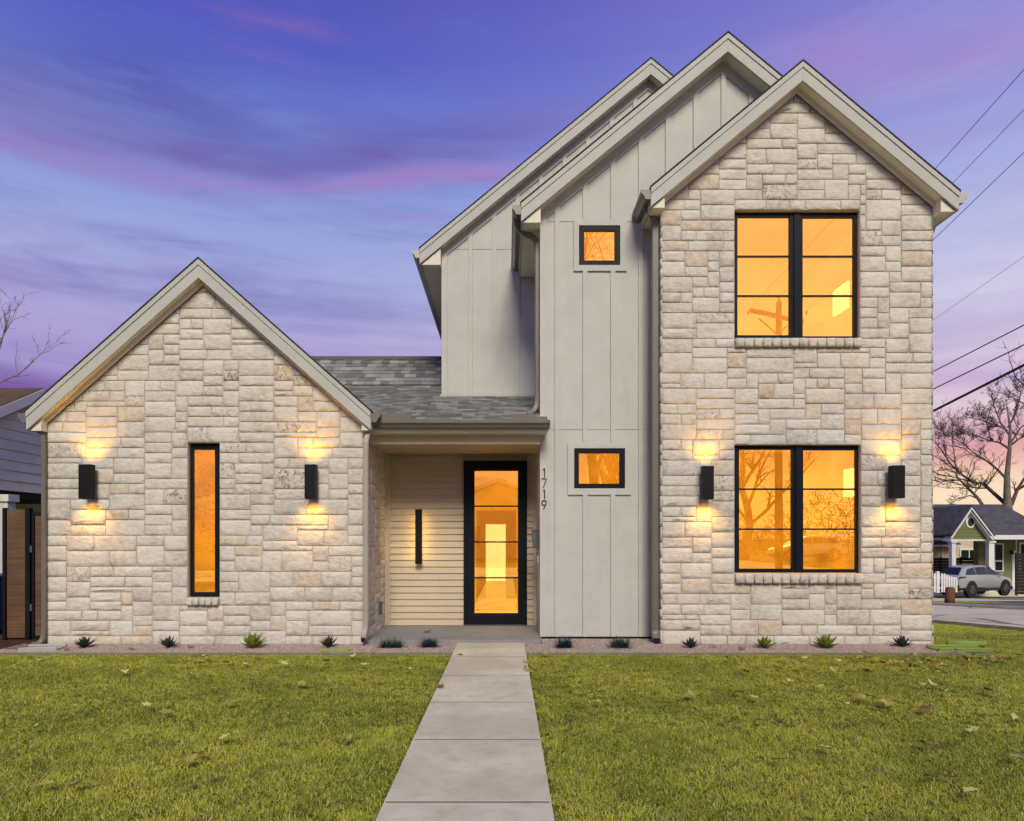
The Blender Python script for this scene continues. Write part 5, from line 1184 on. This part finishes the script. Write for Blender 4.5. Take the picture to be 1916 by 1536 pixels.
# ------------------------------------------------------------------ cars
def car(name, label, x, y, z, yaw, paint, cat='car'):
    root = thing(name, label, cat, (0, 0, 0))
    # lengthwise stations: x, sill z, belt z, roof z, half width belt, half width roof
    st = [(-2.18, .48, .80, .82, .78, .60), (-2.14, .34, .95, .99, .84, .66), (-1.98, .30, 1.03, 1.10, .88, .66), (-1.80, .28, 1.05, 1.30, .895, .62), (-1.45, .27, 1.05, 1.47, .90, .60), (-.9, .27, 1.04, 1.53, .90, .61), (-.2, .27, 1.02, 1.54, .90, .62),
          (.35, .27, 1.00, 1.47, .90, .60), (.85, .27, .98, 1.22, .90, .62), (1.12, .27, .96, 1.02, .895, .70), (1.55, .28, .90, .94, .88, .68), (1.95, .32, .80, .83, .84, .62), (2.14, .40, .66, .68, .74, .52)]
    b = MB(); vs = []
    for X0, zs, zb, zr, wb, wr in st:
        half = [(wb*.90, zs), (wb*.985, zs+.12), (wb*1.0, (zs+zb)/2+.02), (wb*.965, zb-.03), (wb*.93, zb), (wr+.04, zr-.07), (wr-.04, zr-.015), (wr*.5, zr)]
        vs += [(X0, -w_, z_) for w_, z_ in half]+[(X0, w_, z_) for w_, z_ in half[::-1]]
    n = 16; fs = []
    for i in range(len(st)-1):
        for k in range(n): fs.append((i*n+k, (i+1)*n+k, (i+1)*n+(k+1) % n, i*n+(k+1) % n))
    fs += [tuple(range(n)), tuple(range(len(st)*n-1, (len(st)-1)*n-1, -1))]
    b.add(vs, fs); body = b.build('body', paint, root, smooth=True, org=(0, 0, 0)); fixn(body)
    sv = body.modifiers.new('s', 'SUBSURF'); sv.levels = 1; sv.render_levels = 2
    def side(poly, off, nm, m, thick=.012):
        for s_ in (-1, 1):
            b = MB(); out = []
            for X0, z_, w_ in poly: out.append((X0, s_*(w_+off), z_))
            k = len(out); inn = [(p[0], p[1]-s_*thick, p[2]) for p in out]; b.add(out+inn, [tuple(range(k)), tuple(range(2*k-1, k-1, -1))]+[(i, i+k, (i+1) % k+k, (i+1) % k) for i in range(k)]); fixn(b.build(nm, m, root, org=(0, 0, 0)))
    side([(-1.72, 1.07, .84), (-1.45, 1.34, .70), (-.98, 1.42, .665), (-.92, 1.07, .845)], .008, 'side_window', DGLASS); side([(-.86, 1.07, .845), (-.9, 1.42, .665), (-.1, 1.44, .67), (-.02, 1.06, .845)], .008, 'side_window', DGLASS); side([(.04, 1.06, .845), (0, 1.44, .665), (.32, 1.38, .68), (.92, 1.04, .84)], .008, 'side_window', DGLASS)
    side([(-2.1, .40, .80), (-1.7, .24, .86), (1.9, .24, .86), (2.1, .38, .78), (1.9, .42, .85), (-1.9, .44, .87)], .035, 'cladding', CLAD, .05)
    b = MB(); b.add([(-2.04, -.62, 1.06), (-2.04, .62, 1.06), (-1.66, .52, 1.42), (-1.66, -.52, 1.42), (-1.9, -.6, 1.05), (-1.9, .6, 1.05)], [(0, 1, 2, 3), (0, 4, 5, 1)]); b.build('rear_window', DGLASS, root, org=(0, 0, 0))
    b = MB(); b.box(-2.215, -2.0, -.78, .78, .28, .60); b.build('bumper', CLAD, root, org=(0, 0, 0), bevel=.05)
    b = MB(); b.add([(.92, -.60, 1.06), (.92, .60, 1.06), (.42, .54, 1.46), (.42, -.54, 1.46)], [(0, 1, 2, 3)]); b.build('windscreen', DGLASS, root, org=(0, 0, 0))
    for s_ in (-1, 1):
        b = MB(); b.box(-2.19, -1.78, s_*.86-.06, s_*.86+.05, .93, .99); b.build('tail_light', REDL, root, org=(0, 0, 0), bevel=.015)
        b = MB(); b.box(.72, .90, s_*1.0-.09, s_*1.0+.05, 1.0, 1.13); b.build('door_mirror', paint, root, org=(0, 0, 0), bevel=.03)
        for X0 in (-1.32, 1.34):
            w_ = thing_part2('wheel', (X0, s_*.80, .34), root)
            b = MB(); b.cyl((X0, s_*.80-.11, .34), .345, .22, 'Y', 28); o = b.build('tyre', TYRE, w_, bevel=.03)
            b = MB(); b.cyl((X0, s_*.915-.01, .34), .235, .02, 'Y', 20); b.build('rim', ALLOY, w_)
            b = MB()
            for k in range(5):
                a = k*1.2566; b.tube([(X0, s_*.93, .34), (X0+.21*math.cos(a), s_*.925, .34+.21*math.sin(a))], .022, 5)
            b.build('spokes', DGREY if paint is CARP else WHITE, w_)
            b = MB(); b.cyl((X0, s_*.78-.12 if s_ > 0 else -.78-.125, .36), .42, .245, 'Y', 28); b.build('wheel_arch', CLAD, root)
    root.location = (x, y, z); root.rotation_euler.z = yaw; return root
def thing_part2(name, o, parent):
    e = bpy.data.objects.new(name, None); sc.collection.objects.link(e); e.parent = parent; e.empty_display_size = .1; e.location = Vector(o)-worg(parent); WO[e.name] = Vector(o); return e
cyaw = R(24); rw = Vector((px(1828, 34), 34, 0))     # the near rear wheel
off = Vector((-1.32*math.cos(cyaw)+.9*math.sin(cyaw), -1.32*math.sin(cyaw)-.9*math.cos(cyaw), 0))
ccx, ccy = rw.x-off.x, rw.y-off.y
ca_ = car('parked_car', 'silver hatchback with black cladding parked at the green house', ccx, ccy, pz(1118, 33.6), cyaw, CARP)
ca_.scale = (1, .74, 1)
# seen only as reflections in the street windows
cw = car('parked_car', 'white car across the front street mirrored in the lower tower window', 18.6, -24.5, 0, R(180), CARW)
fh = thing('facing_house', 'low house across the front street mirrored in the door glass', 'house', (-1, -27, 0))
b = MB(); b.prism([(-7, 0), (6, 0), (6, 2.8), (-.5, 5.2), (-7, 2.8)], -36, -27); fixn(b.build('wall', TANS, fh))
for s_ in (-1, 1):
    b = MB(); b.prism([(-.5+s_*7.1, 2.65), (-.5, 5.3), (-.5, 5.5), (-.5+s_*7.1, 2.85)], -36.4, -26.4); fixn(b.build('roof', ROOFN, fh))
    b = MB(); b.prism([(-.5+s_*7.1, 2.6), (-.5, 5.25), (-.5, 5.5), (-.5+s_*7.1, 2.85)], -26.38, -26.32); fixn(b.build('rake_board', WHITE, fh))
boxo('window', DGLASS, fh, -3.5, -1.8, -27, -26.95, .9, 2.2); boxo('door', WHITE, fh, .8, 1.8, -27, -26.95, 0, 2.1)
def rtree(x, y, h, seed, label):
    r = random.Random(seed); t_ = thing('bare_tree', label, 'tree', (x, y, 0), 'bare trees across the front street')
    pts = [Vector((x, y, -.1))]
    for k in range(5): pts.append(pts[-1]+Vector((r.gauss(0, .25), r.gauss(0, .25), h*.13)))
    MB().tube(pts, [.34, .29, .26, .22, .19, .16], 9).build('trunk', BARK, t_, smooth=True); b = MB()
    for k in range(7):
        a = k*.9+r.random(); o = pts[2+k % 4]; d = Vector((math.cos(a)*.75, math.sin(a)*.75, 1)).normalized(); q = [o]
        for j in range(4): d = (d+Vector((r.gauss(0, .2), r.gauss(0, .2), r.gauss(.06, .12)))).normalized(); q.append(q[-1]+d*h*.16)
        branchy(b, q, .13, .03, r, 2, 8, .7, 5, .014, .25, .6)
    b.build('branches', TWIG, t_)
for k, (x, y, h) in enumerate(((24, -24, 9.5), (15.5, -27, 9), (9, -30, 8.5), (-13, -22, 8.5), (4.8, -17, 17), (30, -31, 11), (-24, -27, 9), (6.5, -21, 7.5))): rtree(x, y, h, 200+k, 'bare tree across the front street, seen only as a window reflection')
fo = MB(); r = random.Random(6)
for k in range(26000):
    x = r.uniform(-70, 70); y = -44+r.uniform(-5, 5); zt_ = 4.4+1.3*math.sin(x*.23)+1.2*math.sin(x*.71+1); z_ = r.uniform(0, zt_); c = Vector((x, y, z_)); u = Vector((r.gauss(0, 1), r.gauss(0, 1), r.gauss(0, 1))).normalized(); v = u.orthogonal(); s_ = r.uniform(.15, .55); fo.add([c-u*s_, c-v*s_*.07, c+u*s_, c+v*s_*.07], [(0, 1, 2, 3)])
fo.build('treeline', TWIG, None, kind='stuff')
fo = MB()
for k in range(7000):
    x = r.uniform(35, 110); y = 78+r.uniform(-6, 6); zt_ = 1.8+1.2*math.sin(x*.2)+.8*math.sin(x*.63+1); z_ = r.uniform(-2.6, zt_); c = Vector((x, y, z_)); u = Vector((r.gauss(0, 1), r.gauss(0, 1), r.gauss(0, 1))).normalized(); v = u.orthogonal(); s_ = r.uniform(.3, .6); fo.add([c-u*s_, c-v*s_, c+u*s_, c+v*s_], [(0, 1, 2, 3)])
fo.build('treeline', BARK, None, kind='stuff')

# ------------------------------------------------------------------ grass and gravel
def proto_collection(name, objs):
    c = bpy.data.collections.new(name)
    for o in objs:
        for u in list(o.users_collection): u.objects.unlink(o)
        c.objects.link(o)
    return c
tufts = []
for v in range(7):
    r = random.Random(300+v); b = MB()
    for k in range(15):
        b.tone = (r.random(), 0, 0, 1)
        blade(b, (r.uniform(-.03, .03), r.uniform(-.03, .03), -.01), r.uniform(0, 6.283), R(r.uniform(10, 80)), r.uniform(.022, .048), r.uniform(.0024, .0044), r.uniform(.2, 2.0), 2)
    o = b.build('grass_tuft', GRASS, None, org=(0, 0, 0)); tufts.append(o)
TC = proto_collection('tufts', tufts)
pebs = []
for v in range(4):
    r = random.Random(400+v); b = MB(); b.tube([(0, 0, -.5), (0, 0, -.2), (0, 0, .25), (0, 0, .5)], [.25, .5, .45, .2], 6); me = b
    me.v = [(x*r.uniform(.8, 1.25), y*r.uniform(.8, 1.25), z*.7) for x, y, z in me.v]
    t = NT('pebble_%d' % v); cc_ = [c4(.36, .27, .22), c4(.43, .36, .30), c4(.28, .20, .16), c4(.48, .43, .38)][v]; o = b.build('pebble', t.pbr(cc_, .9), None, org=(0, 0, 0), smooth=True); o.scale = (.011, .011, .011); pebs.append(o)
PC = proto_collection('pebbles', pebs)
def scatter(name, mesh_obj, coll, density, smin, smax, seed, tilt=.25, align=True, kind='stuff'):
    ng = bpy.data.node_groups.new(name, 'GeometryNodeTree'); ng.interface.new_socket('Geometry', in_out='INPUT', socket_type='NodeSocketGeometry'); ng.interface.new_socket('Geometry', in_out='OUTPUT', socket_type='NodeSocketGeometry')
    nn = ng.nodes; gi = nn.new('NodeGroupInput'); go = nn.new('NodeGroupOutput'); d = nn.new('GeometryNodeDistributePointsOnFaces'); d.inputs['Density'].default_value = density; d.inputs['Seed'].default_value = seed
    ci = nn.new('GeometryNodeCollectionInfo'); ci.inputs['Collection'].default_value = coll; ci.inputs['Separate Children'].default_value = True; ci.inputs['Reset Children'].default_value = False
    ip = nn.new('GeometryNodeInstanceOnPoints'); ip.inputs['Pick Instance'].default_value = True
    rv = nn.new('FunctionNodeRandomValue'); rv.data_type = 'FLOAT_VECTOR'; rv.inputs[0].default_value = (-tilt, -tilt, 0); rv.inputs[1].default_value = (tilt, tilt, 6.283)
    rs = nn.new('FunctionNodeRandomValue'); rs.data_type = 'FLOAT'; rs.inputs[2].default_value = smin; rs.inputs[3].default_value = smax
    nz = nn.new('ShaderNodeTexNoise'); nz.inputs['Scale'].default_value = 2.5; mr = nn.new('ShaderNodeMath'); mr.operation = 'MULTIPLY_ADD'; mr.inputs[1].default_value = 1.2 if coll is TC else 0; mr.inputs[2].default_value = .4 if coll is TC else 1
    mm = nn.new('ShaderNodeMath'); mm.operation = 'MULTIPLY'
    lk = ng.links.new; lk(gi.outputs[0], d.inputs['Mesh']); lk(d.outputs['Points'], ip.inputs['Points']); lk(ci.outputs[0], ip.inputs['Instance']); lk(rv.outputs[0], ip.inputs['Rotation'])
    lk(nz.outputs[0], mr.inputs[0]); lk(rs.outputs[1], mm.inputs[0]); lk(mr.outputs[0], mm.inputs[1]); lk(mm.outputs[0], ip.inputs['Scale']); lk(ip.outputs[0], go.inputs[0])
    mo = mesh_obj.modifiers.new('scatter', 'NODES'); mo.node_group = ng; mesh_obj['kind'] = kind
def gsheet(name, regions, dz):
    b = MB()
    for x0, x1, y0, y1 in regions:
        xs = lin_sp(x0, x1, max(1, int((x1-x0)/.5))); ys = lin_sp(y0, y1, max(1, int((y1-y0)/1))); base_ = len(b.v)
        b.v += [(x, y, gz(x, y)+dz) for y in ys for x in xs]; nx = len(xs); b.f += [(base_+j*nx+i, base_+j*nx+i+1, base_+(j+1)*nx+i+1, base_+(j+1)*nx+i) for j in range(len(ys)-1) for i in range(nx-1)]
    b.t = [None]*len(b.f); return b.build(name, SOIL, None, org=(0, 0, 0))
g1 = gsheet('grass', [(-5.2, WXL-.02, 2.2, 5.2), (WXR+.02, 5.6, 2.2, 5.2)], -.026); scatter('near_grass', g1, TC, 3400, .7, 1.25, 1)
g2 = gsheet('grass', [(-7.6, WXL-.02, 5.2, 8.41), (WXR+.02, 8.2, 5.2, 8.41), (5.66, 8.2, 8.43, 14), (-9.2, -6.4, 8.4, 8.9)], -.026); scatter('lawn_grass', g2, TC, 2300, .7, 1.2, 2)
g3 = gsheet('grass', [(7.4, 8.2, 14, 30), (-8, WXL-.02, -1, 2.2), (WXR+.02, 8.2, -1, 2.2), (15.5, 19, 26.2, 28.4), (15.5, 21, 33.4, 40)], -.02); scatter('far_grass', g3, TC, 500, 1.0, 1.6, 3)
b = MB()
for x0, x1, y0, y1 in bedp: b.add([(x0+.01, y0+.01, 0.001), (x1-.01, y0+.01, 0.001), (x1-.01, y1-.01, 0.001), (x0+.01, y1-.01, 0.001)], [(0, 1, 2, 3)])
pb = b.build('gravel', GRAVB, None, org=(0, 0, 0)); scatter('pebble_scatter', pb, PC, 5200, .6, 1.3, 4, tilt=1.5)
